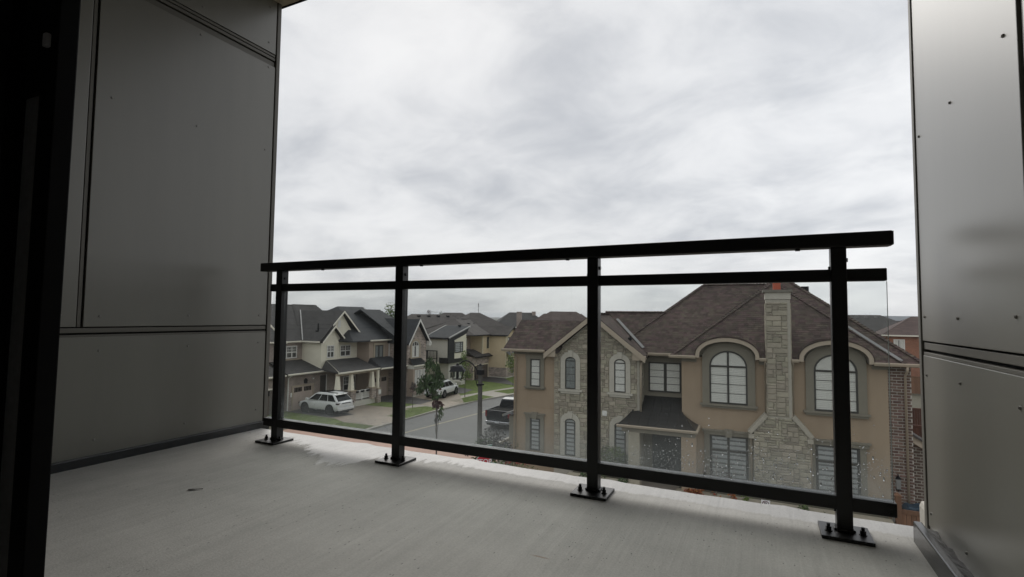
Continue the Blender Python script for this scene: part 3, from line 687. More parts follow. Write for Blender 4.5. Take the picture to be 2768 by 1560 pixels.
window(S, -18.455, -17.885, 1.28, 2.92, 0, fw=.055, blind='zebra', hm=[2.33])
# ---- recess window over the porch
window(S, -12.53, -10.99, 4.58, 6.03, 0.99, fw=.07, vm=[-11.73], mw=.14, blind='white', rows=4)
# ---- right stucco bay: two arched windows, eyebrow eaves, lower windows
EYEB = [(-8.90, 1.31, -9.65, -8.07, -8.86), (-4.76, 1.31, -5.52, -3.95, -4.735)]
for (cx, hw, ga, gb, mu) in EYEB:
    mb = MB(); mb.ring(arch(ga - .30, gb + .31, 6.42, 0.72, 18, 4.37), arch(ga, gb, 6.05, .71, 18, 4.37), -0.09, 0)
    su = mb.build('window_surround', olive, S)
    MB().prism(arch(cx - 1.22, cx + 1.22, 6.50, 0.66, 18), -0.002, 1.0).build('tympanum', olive, su)
    MB().box(ga - .40, gb + .40, -0.20, 0, 4.29, 4.37).box(ga - .34, gb + .34, -0.13, -0.002, 4.19, 4.288).build('window_sill', olive, S)
    window(S, ga, gb, 4.38, 6.76, -0.005, fw=.07, rise=.71, vm=[mu], hm=[6.05], mw=.085, blind='white', rows=4, d=.06)
    # eyebrow: curved beige fascia and the little barrel roof behind it
    out = arch(cx - hw, cx + hw, 6.58, 0.77, 22, 6.43); inn = arch(cx - hw + .16, cx + hw - .16, 6.56, 0.62, 22, 6.43)
    fa = MB().ring(out, inn, -0.47, -0.42).build('eyebrow_fascia', fascia, S)
    MB().ring([(x, z - .002) for x, z in out], inn, -0.418, -0.02).build('eyebrow_soffit', soffit_m, fa)
    mb = MB(); pts = arch(cx - hw - .03, cx + hw + .03, 6.56, 0.83, 26)
    for i in range(26):
        (x0, z0), (x1, z1) = pts[i], pts[i + 1]; y0 = -0.49
        for r_ in range(14):
            ya, yb2 = y0 + r_ * .14, y0 + (r_ + 1) * .14; zm = 6.5 + SL * (ya + .4)
            if zm > max(z0, z1) + .1: break
            e = .010 if r_ else .02
            mb.add([(x0, ya, z0 + e), (x1, ya, z1 + e), (x1, yb2, z1), (x0, yb2, z0), (x0, ya, z0 - .03 * (r_ == 0)), (x1, ya, z1 - .03 * (r_ == 0))], [(0, 1, 2, 3), (4, 5, 1, 0)])
    mb.build('eyebrow_roof', roof_red, S, kind='stuff')
LOWW = [(-9.67, -8.07, -8.88, -9.98, -7.85), (-5.52, -3.93, -4.73, -5.78, -3.55)]
for (ga, gb, mu, ha, hb) in LOWW:
    cx = (ga + gb) / 2
    MB().box(ha, hb, -0.15, 0, 3.13, 3.21).box(ha + .06, hb - .06, -0.10, -0.002, 2.98, 3.128).build('window_head', olive, S)
    MB().prism([(cx - .12, 2.93), (cx + .12, 2.93), (cx + .18, 3.26), (cx - .18, 3.26)], -0.19, -0.004).build('keystone', olive, S)
    MB().box(ga - .22, ga, -0.06, 0, 0.8, 2.979).box(gb, gb + .22, -0.06, 0, 0.8, 2.979).build('window_surround', olive, S)
    window(S, ga + .005, gb - .005, 0.85, 2.97, 0, fw=.07, vm=[mu], hm=[2.30], mw=.10, blind='zebra')
# ---- chimney: stone stack with sloped shoulders
ch = MB().prism([(-7.86, 0.3), (-5.74, 0.3), (-5.74, 3.30), (-6.38, 4.04), (-6.38, 9.05), (-7.30, 9.05), (-7.30, 4.04), (-7.86, 3.30)], -0.45, 0.55).build('chimney', mortar_m, S)
def free_ch(u, z): return z < 3.30 or (z < 4.06 and abs(u + 6.81) < 1.02 - (z - 3.30) * .82) or (z >= 4.06 and -7.30 < u < -6.38)
st_ = ashlar(-7.86, -5.72, 0.9, 4.06, free_ch, 0.107, rs, 4, 2) + ashlar(-7.30, -6.38, 4.08, 9.0, free_ch, 0.1155, rs, 4, 3)
lay_stones(st_, -0.45, ch, 115, stone_m, rr=rs)
for s in (-1, 1):
    cx = -6.84; mbk = MB(); p0, p1 = (cx + s * 1.12, 3.24), (cx + s * 0.44, 4.06)
    nx, nz_ = s * 0.77, 0.64
    mbk.prism([(p0[0], p0[1]), (p1[0], p1[1]), (p1[0] + nx * .17, p1[1] + nz_ * .17), (p0[0] + nx * .17, p0[1] + nz_ * .17)], -0.55, 0.0)
    mbk.box(cx + s * 1.00, cx + s * 1.22, -0.53, -0.002, 3.06, 3.25)
    mbk.build('coping', coping_m, ch)
    sd_ = ashlar(0, 0.96, 4.1, 9.0, lambda u, z: True, 0.12, rs, 4, 2); r_ = MB()
    for (a, b, c, d) in sd_:
        xf = -6.38 if s > 0 else -7.30
        r_.box(xf, xf + s * (.035 + rs.uniform(-.006, .006)), -0.44 + a + .008, -0.44 + b - .008, c + .008, d - .008)
    r_.build('small_stones', stone_m, ch, kind='stuff')
box('chimney_band', cast_m, (-7.33, -6.35, -0.48, 0.58, 9.06, 9.36), ch)
box('chimney_cap', M('dark_stone_cap', (0.20, 0.185, 0.155), 0.9, 0.15), (-7.42, -6.28, -0.56, 0.66, 9.361, 9.47), ch)
box('chimney_pot', clay, (-7.00, -6.70, -0.10, 0.20, 9.471, 9.80), ch, bevel=.015)
# ---- brick end of the facade
bk = box('brick_wall', bmortar_m, (-2.919, -2.15, 0.02, 4.0, 0.2, 6.40), S)
me_b = pebble(0.270, 0.086, 0.03, 0.007, 900); me_b.name = 'brick'; me_b.materials.append(brick_m)
me_h = pebble(0.120, 0.086, 0.03, 0.007, 901); me_h.name = 'brick'; me_h.materials.append(brick_m)
z = 0.60; row = 0; nb = 0
rest = MB()
while z < 6.33:
    u = -2.91 - (0.149 if row % 2 else 0.0)
    while u < -2.17:
        a, b = max(u, -2.915), min(u + 0.27, -2.155)
        if b - a > 0.2: inst('brick', me_b, bk, ((a + b) / 2, 0.02, z + .045), ((b - a) / 0.27, 1, 1))
        elif b - a > 0.04: inst('brick', me_h, bk, ((a + b) / 2, 0.02, z + .045), ((b - a) / 0.12, 1, 1))
        u += 0.298
    z += 0.116; row += 1
# lower brick wing with its raked trim, beyond the corner
lw = MB().prism([(-2.145, 0), (-0.6, 0), (-0.6, 2.55), (-2.145, 3.55)], 0.35, 4.0).build('lower_wing', brick_mat('wing_brick', (0.15, 0.10, 0.08), (0.10, 0.075, 0.06), (0.34, 0.315, 0.27), 0.298, 0.116, 0.016), S)
MB().prism([(-2.145, 3.37), (-0.55, 2.33), (-0.55, 2.59), (-2.145, 3.63)], 0.15, 0.349).build('rake_board', fascia, lw)
MB().prism([(-2.145, 3.631), (-0.50, 2.56), (-0.50, 2.64), (-2.145, 3.72)], 0.05, 4.1).build('roof', roof_brown, lw)
# ---- roofs (eave 6.50, pitch 10 in 12)
E0 = 6.50
def roof_part(faces, name='roof', mat=roof_red_base, sh=roof_red, extra=None, seed=1, exp=.145, tab=.22):
    b = MB()
    for f in faces: slab_poly(b, f, .14)
    if extra: extra(b)
    o = b.build(name, mat, S); m = MB()
    for i, f in enumerate(faces): shingles(m, f, exp, tab, seed=seed * 10 + i)
    m.build('shingles', sh, o, kind='stuff', fix=False); return o
# main hip
RZ, RY = 10.05, 4.86
x0, x1 = -14.45, -1.85
roof_part([[(x0, .6, E0), (x1 , .6, E0), (-6.11, RY, RZ), (-10.19, RY, RZ)], [(x0, 9.12, E0), (x0, .6, E0), (-10.19, RY, RZ)],
           [(x1, .6, E0), (x1, 9.12, E0), (-6.11, RY, RZ)], [(x1, 9.12, E0), (x0, 9.12, E0), (-10.19, RY, RZ), (-6.11, RY, RZ)]], seed=2)
# right bay hip: its eave is cut away where the two eyebrow dormers rise through it
px, py, pz = -6.85, 3.86, 10.06
def notch(cx, hw):
    return [(x, max(-.4, (z - E0) / SL - .4), E0 + SL * (max(-.4, (z - E0) / SL - .4) + .4)) for x, z in arch(cx - hw + .04, cx + hw - .04, 6.52, .80, 16)]
front_ = [(-11.28, -.4, E0)] + notch(-8.90, 1.31) + notch(-4.76, 1.31) + [(-1.75, -.4, E0), (-6.0, py, pz), (-7.02, py, pz)]
roof_part([front_, [(-11.28, 4.2, E0), (-11.28, -.4, E0), (-7.02, py, pz)], [(-1.75, -.4, E0), (-1.75, 4.2, E0), (-6.0, py, pz)]], seed=3)
# lower middle roof, stone gable roof, left wing
roof_part([[(-16.2, .6, E0), (-12.0, .6, E0), (-12.0, 3.02, 8.52), (-15.2, 3.02, 8.52)], [(-12.0, 5.44, E0), (-16.2, 5.44, E0), (-15.2, 3.02, 8.52), (-12.0, 3.02, 8.52)]], seed=4)
GZ = 8.40; gh = 2.50
roof_part([[(gx - gh, 3.4, GZ - gh * .80), (gx - gh, -.46, GZ - gh * .80), (gx, -.46, GZ), (gx, 3.4, GZ)],
           [(gx + gh, -.46, GZ - gh * .80), (gx + gh, 3.4, GZ - gh * .80), (gx, 3.4, GZ), (gx, -.46, GZ)]], seed=5)
roof_part([[(-19.88, -.4, E0), (-16.8, -.4, E0), (-16.0, 1.42, 8.02), (-19.62, 1.42, 8.02)], [(-16.0, 3.3, E0), (-19.88, 3.3, E0), (-19.62, 1.42, 8.02), (-16.0, 1.42, 8.02)]], seed=6)
MB().prism([(0.0, 6.44), (3.0, 6.44), (1.42, 7.88)], -19.42, -19.30, 'x').build('gable_wall', stucco, S)
# rakes of the stone gable
for s in (-1, 1):
    a = (gx + s * (gh + .05), GZ - (gh + .05) * .80)
    r_ = MB().prism([(gx, GZ - .03), (a[0], a[1] - .03), (a[0], a[1] - .29), (gx, GZ - .29)], -.53, -.47)
    r_.prism([(gx + s * (gh + .04), 6.36), (gx + s * (gh + .04), 6.18), (gx + s * (gh - .55), 6.18), (gx + s * (gh - .55), 6.83)], -.466, -.14)
    r_.build('rake_board', fascia, S)
    MB().prism([(gx, GZ - .20), (gx + s * (gh - .05), GZ - (gh - .05) * .80 - .20), (gx + s * (gh - .05), GZ - (gh - .05) * .80 - .24), (gx, GZ - .24)], -.45, -.13).build('rake_soffit', soffit_m, S)
# soffits, gutters, downpipes
def gutter(a, b, y, z=6.50):
    MB().prism([(y, z + .01), (y - .11, z + .015), (y - .125, z - .02), (y - .10, z - .10), (y - .07, z - .13), (y, z - .13)], a, b, 'x').build('gutter', fascia, S)
for (a, b, y) in ((-19.95, -17.52, -.40), (-12.48, -11.32, .55), (-11.38, -10.21, -.40), (-7.59, -7.32, -.40), (-6.36, -6.07, -.40), (-3.45, -1.50, -.40)): gutter(a, b, y)
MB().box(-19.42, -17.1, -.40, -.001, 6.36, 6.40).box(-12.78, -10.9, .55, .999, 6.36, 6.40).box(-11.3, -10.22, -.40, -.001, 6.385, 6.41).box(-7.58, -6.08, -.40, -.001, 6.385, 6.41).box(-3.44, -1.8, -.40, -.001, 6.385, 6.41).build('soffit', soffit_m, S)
MB().box(-10.855, -10.2, -.06, -.002, 6.2, 6.384).box(-7.6, -7.3, -.06, -.002, 6.2, 6.384).box(-3.45, -2.92, -.06, -.002, 6.2, 6.384).build('frieze', olive, S)
box('frieze', olive, (-19.415, -17.11, -.03, -.002, 6.22, 6.358), S)
def pipe(path, r=.04): MB().tube(path, r, 8).build('downpipe', fascia, S, smooth=True)
pipe([(-19.40, -.46, 6.38), (-19.40, -.40, 6.25), (-19.28, -.06, 6.05), (-19.28, -.06, 0.3)])
pipe([(-12.52, .45, 6.40), (-12.55, .30, 6.22), (-12.70, -.10, 6.06), (-12.70, -.19, 5.9), (-12.70, -.19, 3.75)])
for a in (-7.36, -6.30): pipe([(a, -.46, 6.38), (a, -.07, 6.15), (a, -.07, 4.1)])
for (a, b) in ((-7.36, -7.95), (-6.30, -5.68)): pipe([(a, -.07, 4.1), (b, -.07, 3.28), (b, -.07, .4)])
pipe([(-2.36, -.45, 6.38), (-2.36, -.40, 6.2), (-2.36, -.06, 6.0), (-2.36, -.06, .5)], .045)
# valley and hip metal, roof vents
def strip(p, q, w, nm='flashing', m=flashing):
    p, q = Vector(p), Vector(q); p, q = p + Vector((0, -.01, .02)), q + Vector((0, -.01, .02)); d = (q - p).normalized(); sdv = d.cross(Vector((0, -SL, 1))).normalized() * w / 2
    MB().add([p - sdv, p + sdv, q + sdv, q - sdv] + [v - Vector((0, 0, .02)) for v in (p - sdv, p + sdv, q + sdv, q - sdv)], [(0, 1, 2, 3), (7, 6, 5, 4), (0, 1, 5, 4), (1, 2, 6, 5), (2, 3, 7, 6), (3, 0, 4, 7)]).build(nm, m, S)
strip((-12.75, .78, 6.72), (-14.45, 2.52, 8.13), .13)
strip((-2.52, -.34, 6.60), (-4.60, 1.78, 8.37), .12)
def hipcaps(p, q, seed):
    rr_ = random.Random(seed); p, q = Vector(p), Vector(q); n = int((q - p).length / .16); d = (q - p) / n; m = MB(); t = d.normalized(); side = t.cross(Vector((0, 0, 1))).normalized(); upv = side.cross(t)
    for i in range(n):
        a = p + d * i; b = a + d * 1.15; e = .022 + rr_.uniform(0, .012)
        m.add([a - side * .12 - upv * .03 + upv * e, a + upv * (e + .02), a + side * .12 - upv * .03 + upv * e, b - side * .12 - upv * .03 + upv * .008, b + upv * .02, b + side * .12 - upv * .03 + upv * .008],
              [(0, 1, 4, 3), (1, 2, 5, 4), (0, 2, 1)])
    m.build('hip_caps', roof_red, S, kind='stuff', fix=False)
hipcaps((-11.28, -.4, 6.51), (px, py, pz + .01), 1); hipcaps((-2.42, -.4, 6.515), (px + .1, py, pz + .015), 2); hipcaps((-1.75, -.4, 6.51), (-6.0, py, pz + .01), 8)
hipcaps((-10.19, RY, RZ + .01), (-6.11, RY, RZ + .01), 3); hipcaps((x0, .6, 6.51), (-10.19, RY, RZ + .01), 4); hipcaps((x1, .6, 6.51), (-6.11, RY, RZ + .01), 5)
hipcaps((gx, -.46, GZ + .01), (gx, 3.0, GZ + .01), 6); hipcaps((-15.2, 3.02, 8.53), (-11.9, 3.02, 8.53), 7)
MB().box(-13.42, -13.25, .35, .55, 7.10, 7.22).tube([(-13.33, .45, 7.0), (-13.33, .45, 7.3)], .035, 8).build('roof_vent', lamp_blk, S)
MB().box(-5.55, -5.2, 4.2, 4.7, 9.50, 9.86).build('roof_vent', lamp_blk, S)
# ---- porch with bell-cast metal roof
po = MB()
ye, ze, yw, zw = -1.55, 3.34, 0.985, 4.36
def prof(t): return (ye + (yw - ye) * t, ze + (zw - ze) * (t + 0.55 * (t * t - t)))
nst = 7; L0, L1, T0, T1 = -13.50, -10.13, -12.775, -10.87
V = []
for k in range(nst + 1):
    t = k / nst; y, z = prof(t); bl = min(1, t / 0.62); V.append((( L0 + (T0 - L0) * t, y, z), (L1 + (T1 - L1) * bl, y, z)))
for k in range(nst):
    po.add([V[k][0], V[k][1], V[k + 1][1], V[k + 1][0]], [(0, 1, 2, 3)])
for side in (0, 1):
    xb = (L0, L1)[side]
    for k in range(nst):
        a, b = V[k][side], V[k + 1][side]; po.add([a, b, (b[0], 0.9, b[2] - .005), (a[0], 0.9, a[2] - .005)], [(0, 1, 2, 3)])
pr = po.build('porch_roof', metal_roof, S)
sm = MB()
for f in [i / 8 for i in range(1, 8)]:
    path = []
    for k in range(nst + 1):
        a, b = V[k]; xx = L0 + (L1 - L0) * f; xx = max(a[0], min(b[0], xx + (0.12 * k / nst) * (0.5 - f))); path.append((xx, a[1], a[2] + .012))
    sm.tube(path, .013, 4)
sm.tube([(V[k][1][0], V[k][1][1], V[k][1][2] + .01) for k in range(nst + 1)], .022, 6); sm.tube([(V[k][0][0], V[k][0][1], V[k][0][2] + .01) for k in range(nst + 1)], .022, 6)
sm.build('standing_seam', metal_roof, pr)
MB().prism([(ye, ze + .01), (ye - .10, ze + .015), (ye - .115, ze - .02), (ye - .09, ze - .10), (ye, ze - .12)], L0 - .05, L1 + .08, 'x').box(L1 + .0, L1 + .09, ye, -.1, ze - .11, ze).build('porch_gutter', fascia, pr)
MB().box(L0 + .15, L1 - .05, -1.45, -1.25, 3.02, 3.24).box(L1 - .25, L1 - .05, -1.249, -.01, 3.02, 3.24).build('porch_beam', olive, pr)
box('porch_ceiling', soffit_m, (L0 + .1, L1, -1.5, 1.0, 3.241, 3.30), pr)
box('porch_column', stucco, (-10.75, -10.15, -1.44, -0.9, 0.3, 3.02), S)
box('porch_column', stone_m, (-13.05, -12.55, -1.44, -0.95, 0.3, 3.02), S)
box('porch_wall', olive, (-12.78, -10.86, 0.98, 1.0, 0.3, 3.24), S)
fd = MB().box(-12.35, -10.95, 0.90, 0.975, 0.45, 2.85).build('front_door', door_m, S)
for a in (-12.25, -11.62): MB().box(a, a + .57, .885, .899, .6, 1.5).box(a, a + .57, .885, .899, 1.6, 2.7).build('door_panel', door_m, fd)
MB().tube([(-11.60, .84, 1.3), (-11.60, .84, 1.55)], .012, 6).build('handle', chrome, fd)
box('porch_step', walk, (-13.2, -10.2, -1.8, 0.98, 0.0, 0.44), S)
# lantern on the brick wall
ln = thing('wall_lantern', 'black glass lantern on the brick corner of the stone house', 'lantern', (7.5 - 2.68, 25.42, 1.72), rad(1.5))
MB().prism([(-.09, .20), (.09, .20), (.02, .33), (-.02, .33)], -.09, .09).tube([(0, 0, .33), (0, 0, .40)], .012, 6).box(-.075, .075, -.075, .075, -.22, -.19).tube([(0, 0, -.21), (0, 0, -.30)], .02, 6).tube([(0, 0, .26), (0, .12, .30), (0, .15, .05)], .014, 6).build('lantern_frame', lamp_blk, ln)
MB().add([(-.07, -.07, -.19), (.07, -.07, -.19), (.07, .07, -.19), (-.07, .07, -.19), (-.085, -.085, .2), (.085, -.085, .2), (.085, .085, .2), (-.085, .085, .2)], [(0, 1, 5, 4), (1, 2, 6, 5), (2, 3, 7, 6), (3, 0, 4, 7)]).build('lantern_glass', M('frosted_lantern_glass', (0.22, 0.22, 0.21), 0.3, 0), ln)

# ================================================================== GROUND, ROADS, LAWNS
def sheet(name, mat, poly, z, kind='structure', t=None):
    mb = MB()
    if t: mb.prism(poly, z - t, z, 'z')
    else: mb.add([(x, y, z) for x, y in poly], [tuple(range(len(poly)))])
    return mb.build(name, mat, kind=kind)
sheet('ground', earth_m, [(-3500, -600), (3500, -600), (3500, 4600), (-3500, 4600)], -0.02)
LK = [(-25.2, 27.0), (-25.22, 33), (-25.2, 37), (-24.98, 41), (-24.7, 43.9), (-24.0, 46.6), (-23.3, 50), (-21.6, 57), (-19.3, 66), (-16.5, 76)]
RK = [(-15.4, 27.0), (-15.4, 33), (-15.4, 37), (-15.3, 41), (-15.1, 43.9), (-14.6, 46.6), (-14.0, 50), (-13.2, 57), (-10.9, 66), (-8.1, 76)]
sheet('side_road', asphalt, RK + LK[::-1], 0.0)
sheet('main_road', asphalt, [(-120, 8.5), (120, 8.5), (120, 18.2), (-120, 18.2)], 0.0)
sheet('junction', asphalt, [(-28, 18.2), (-14, 18.2), (-15.4, 21), (-15.4, 27.0), (-25.2, 27.0), (-25.2, 21)], 0.0)
sheet('crosswalk', paver, [(-30.6, 25.2), (-13.6, 25.2), (-13.6, 26.93), (-30.6, 26.93)], 0.006)
sheet('pavement', walk, [(-13.6, 20.0), (30, 20.0), (30, 21.5), (-13.6, 21.5)], 0.12)
def kerb(pts, w, name='kerb'):
    mb = MB(); L = [Vector((x, y)) for x, y in pts]
    for i in range(len(L) - 1):
        d = (L[i + 1] - L[i]).normalized(); nn = Vector((-d.y, d.x)) * w
        a, b, c, e = L[i], L[i + 1], L[i + 1] + nn, L[i] + nn
        mb.prism([(a.x, a.y), (b.x, b.y), (c.x, c.y), (e.x, e.y)], -0.02, 0.11, 'z')
    return mb.build(name, kerb_m, kind='structure')
kerb(LK, 0.18); kerb(RK[::-1], 0.18)
# yellow centre line
mb = MB(); YL = [(-22.95, 26.95), (-22.56, 29.76), (-22.1, 33.9), (-21.61, 38.3), (-21.0, 43.5), (-19.8, 50)]
for (ax, ay), (bx, by) in zip(YL, YL[1:]): mb.quad((ax - .07, ay, .005), (ax + .07, ay, .005), (bx + .07, by, .005), (bx - .07, by, .005))
mb.build('centre_line', line_y, kind='structure')
# west side: sidewalk, driveways, boulevard lawns
def off(pts, d): return [(x - d, y) for x, y in pts]
sheet('sidewalk', walk, off(LK, 1.9) + off(LK, 3.4)[::-1], 0.105)
sheet('boulevard', walk, off(LK, .18) + off(LK, 1.9)[::-1], 0.100)
sheet('front_yard', grass_m, off(LK, 3.4) + [(-60, 76), (-60, 27.0)], 0.095)
def blades(poly, n, seed, h=.05):
    rr_ = random.Random(seed); xs = [p[0] for p in poly]; ys = [p[1] for p in poly]; mb = MB(); c = 0
    def ins(x, y):
        k = False
        for i in range(len(poly)):
            (xa, ya), (xb, yb) = poly[i], poly[i - 1]
            if (ya > y) != (yb > y) and x < (xb - xa) * (y - ya) / (yb - ya) + xa: k = not k
        return k
    while c < n:
        x, y = rr_.uniform(min(xs), max(xs)), rr_.uniform(min(ys), max(ys))
        if not ins(x, y): continue
        a = rr_.uniform(0, 3.14); w = .035; hh = h * rr_.uniform(.6, 1.6); dx, dy = w * math.cos(a), w * math.sin(a)
        dx, dy = dx * .45, dy * .45; hh *= .55; mb.add([(x - dx, y - dy, .10), (x + dx, y + dy, .10), (x + rr_.uniform(-.04, .04), y + rr_.uniform(-.04, .04), .10 + hh)], [(0, 1, 2)]); c += 1
    return mb.build('grass', grass_bl, kind='stuff', fix=False)
grass_bl = M('grass_blades', (0.11, 0.155, 0.034), 0.8, 0.25, 1.0, island=0.4, hue=0.03)
LAWN = [[(-28.7, 29.95), (-26.9, 30.3), (-25.6, 30.0), (-25.45, 28.4), (-28.3, 28.2)], [(-36.4, 31.0), (-36.3, 28.2), (-31.0, 28.4), (-29.8, 29.6), (-29.9, 30.45), (-33.0, 30.8)],
        [(-28.0, 36.9), (-27.15, 38.6), (-25.4, 38.4), (-25.3, 33.5), (-27.2, 33.2), (-27.6, 34.5)],
        [(-26.75, 42.0), (-26.6, 47.0), (-24.3, 46.4), (-25.0, 42.2), (-25.4, 41.6)], [(-26.2, 49.8), (-24.0, 49.0), (-23.2, 52.0), (-22.4, 55), (-24.3, 55)],
        [(-32.1, 52.1), (-30.4, 57.0), (-27.2, 55.6), (-28.2, 50.2), (-29.4, 49.6)]]
for i, p in enumerate(LAWN):
    sheet('lawn', grass_m, p, 0.112); tag(blades(p, 5200, i), ['clump of grass on the small kerbside patch nearest the balcony', 'rough grass beside the white parked car', 'kerbside grass under the thin reddish tree', 'kerbside grass under the green sapling', 'far kerbside grass by the bend', 'front lawn before the garage of the ochre house'][i], 'grass')
sheet('driveway', drive_tan, [(-36.0, 30.9), (-30.0, 30.6), (-28.4, 29.9), (-25.38, 30.0), (-25.38, 33.3), (-27.1, 33.4), (-27.5, 36.8), (-32.4, 36.4), (-32.6, 34.6), (-36.0, 34.4)], 0.116)
sheet('driveway', drive_dark, [(-34.6, 40.0), (-34.5, 42.4), (-31.8, 42.4), (-28.2, 41.3), (-28.0, 39.2), (-32.2, 38.6)], 0.116)
sheet('driveway', drive_dark, [(-35.5, 30.85), (-30.6, 30.75), (-29.9, 32.6), (-35.5, 33.3)], 0.120)
sheet('driveway', drive_tan, [(-31.9, 42.4), (-31.9, 44.3), (-28.5, 46.5), (-25.2, 42.0), (-25.2, 38.6), (-28.1, 39.0), (-28.3, 41.4)], 0.118)
sheet('driveway', drive_dark, [(-33.0, 48.5), (-33.0, 51.4), (-28.6, 49.6), (-28.2, 46.8), (-31.0, 45.9)], 0.120)
sheet('driveway', drive_dark, [(-33.0, 57.3), (-33.0, 61.2), (-30.5, 61.0), (-25.9, 55.2), (-27.2, 55.7)], 0.120)
# yard and low stone planter before the corner house
sheet('yard', earth_m, [(-13.4, 21.5), (8, 21.5), (8, 27), (-13.4, 27)], 0.125)
pj_m = M('planter_joint', (0.13, 0.12, 0.10), 0.95, 0.15, 6)
def planter(x0, x1, label):
    o = thing('stone_planter', label, 'garden wall', ((x0 + x1) / 2, 23.7, 0)); w = (x1 - x0) / 2
    c = box('planter_core', pj_m, (-w, w, 0.03, 1.4, 0, 0.60), o)
    l = ashlar(-w, w, .02, .68, lambda a, b: True, .115, rs, 4, 2); l = [(a, b, c_, d) for a, b, c_, d in l]
    lay_stones(l, 0.03, o, 60, stone_m, gap=.012, d=.08, rr=rs)
    box('cap_stone', stone_m, (-w - .03, w + .03, -0.08, .35, .681, .74), o, bevel=.01)
    box('soil', earth_m, (-w, w, .351, 1.4, .60, .66), o)
planter(-8.4, -5.4, 'low stone planter under the green shrub by the porch'); planter(-3.4, 4.3, 'long low stone planter below the chimney of the stone house')
# distant ridge
rr = random.Random(5); mb = MB(); n = 90
for i in range(n + 1):
    a = rad(-22 + 100 * i / n); d = 3300; h = min(1, i / 22) * 31 + 4 * mnoise.noise(Vector((i * .13, 0, 0))) + 1.2 * mnoise.noise(Vector((i * .9, 4, 0)))
    mb.v += [(d * math.sin(a), d * math.cos(a), -1), (1.02 * d * math.sin(a), 1.02 * d * math.cos(a), h), (1.15 * d * math.sin(a), 1.15 * d * math.cos(a), -1)]
    if i: q_ = len(mb.v) - 6; mb.f += [(q_, q_ + 3, q_ + 4, q_ + 1), (q_ + 1, q_ + 4, q_ + 5, q_ + 2)]
mb.build('hills', hill_m, kind='structure')

# ================================================================== HOUSES ALONG THE SIDE STREET
def house(name, label, X, extra_group='houses along the side street', Y=0.0):
    return thing(name, label, 'house', (X, Y, 0), rad(90), extra_group)      # local x = street direction, -y = towards the street
def hroof(par, faces, mat, name='roof', t=.10, exp=.17, tab=.5, seed=1, sh=True):
    b = MB()
    for f in faces: slab_poly(b, f, t)
    o = b.build(name, mat, par)
    if sh:
        m = MB()
        for i, f in enumerate(faces): shingles(m, f, exp, tab, .007, seed * 7 + i)
        m.build('shingles', mat, o, kind='stuff', fix=False)
    return o
def hgutter(par, a, b, y, z, m=None, name='gutter'):
    return MB().prism([(y, z + .02), (y - .11, z + .025), (y - .12, z - .03), (y - .09, z - .11), (y, z - .13)], a, b, 'x').build(name, m or white_g, par)
white_g = M('cream_gutter', (0.78, 0.74, 0.63), 0.6, 0.04)
def garage_door(par, x0, x1, z1, y, m, lites=True, frame=beige_tr, cols=4, rows=4):
    f = MB().box(x0 - .12, x0, y - .06, y, 0, z1 + .12).box(x1, x1 + .12, y - .06, y, 0, z1 + .12).box(x0, x1, y - .06, y, z1, z1 + .12).build('garage_frame', frame, par)
    g = MB(); w = (x1 - x0) / cols; h = z1 / rows
    g.box(x0, x1, y - .012, y, 0, z1)
    for i in range(cols):
        for j in range(rows): g.box(x0 + i * w + .05, x0 + (i + 1) * w - .05, y - .026, y - .013, j * h + .05, (j + 1) * h - .05)
    d = g.build('garage_door', m, par)
    if lites:
        for k in range(2):
            a = x0 + (x1 - x0) * (.06 + .49 * k); b = a + (x1 - x0) * .38
            q = MB(); n_ = 5
            for i in range(n_): q.box(a + (b - a) * i / n_ + .015, a + (b - a) * (i + 1) / n_ - .015, y - .036, y - .027, z1 - h + .07, z1 - .06)
            q.build('window', car_glass, d)
    return d
# ---------------- house A: cream gables, porch, brick garage
A = house('cream_gable_house', 'grey roofed house with two cream gables, front porch and brick garage', -35.8)
box('wall', brickA, (30.95, 34.5, 0.0, 2.2, 0, 3.05), A)
box('wall', brickA, (24.0, 34.4, 2.2, 9.0, 0, 5.70), A)
box('wall', brickA, (34.5, 39.1, 0.0, 9.0, 0, 4.2), A)
garage_door(A, 31.56, 33.68, 2.02, 0, garage_m)
box('house_number_plate', white_p, (31.32, 31.56, -.05, -.001, 1.22, 1.58), A)
MB().box(32.72, 32.94, -.20, -.001, 2.25, 2.50).prism([(32.68, 2.50), (32.98, 2.50), (32.83, 2.66)], -.22, -.02).build('wall_lamp', lamp_blk, A)
box('wall_vent', white_p, (33.66, 33.80, -.08, -.001, 2.5, 2.62), A)
cw = MB().prism([(34.42, 3.3), (36.5, 3.3), (36.5, 5.75), (35.71, 7.1), (34.42, 5.75)], -.15, .3).prism([(34.42, 3.3), (39.1, 3.3), (39.1, 5.75), (36.93, 8.45), (34.42, 5.75)], 0.0, 2.3).build('gable_wall', cream, A)
sd = MB()
lap(sd, lambda z: (34.40, 36.52) if z < 5.75 else (35.71 - (7.1 - z) * .93, 35.71 + (7.1 - z) * .6), 3.9, 7.08, -.15, .155)
lap(sd, lambda z: (36.52, 39.12) if z < 6.1 else (36.93 - (8.45 - z) * 1.03, 36.93 + (8.45 - z) * .80), 3.9, 8.4, 0, .155)
z = 3.35
while z < 5.7: sd.add([(34.395, -.15, z), (34.395, 2.2, z), (34.415, 2.2, z + .155), (34.415, -.15, z + .155), (34.42, -.15, z), (34.42, 2.2, z)], [(0, 1, 2, 3), (0, 1, 5, 4)]); z += .155
sd.build('siding', cream, cw, kind='stuff')
MB().box(34.38, 34.50, -.185, -.10, 3.9, 5.78).box(36.44, 36.54, -.185, -.03, 3.95, 5.7).box(39.03, 39.14, -.035, .06, 3.95, 5.72).build('corner_board', cream, A)
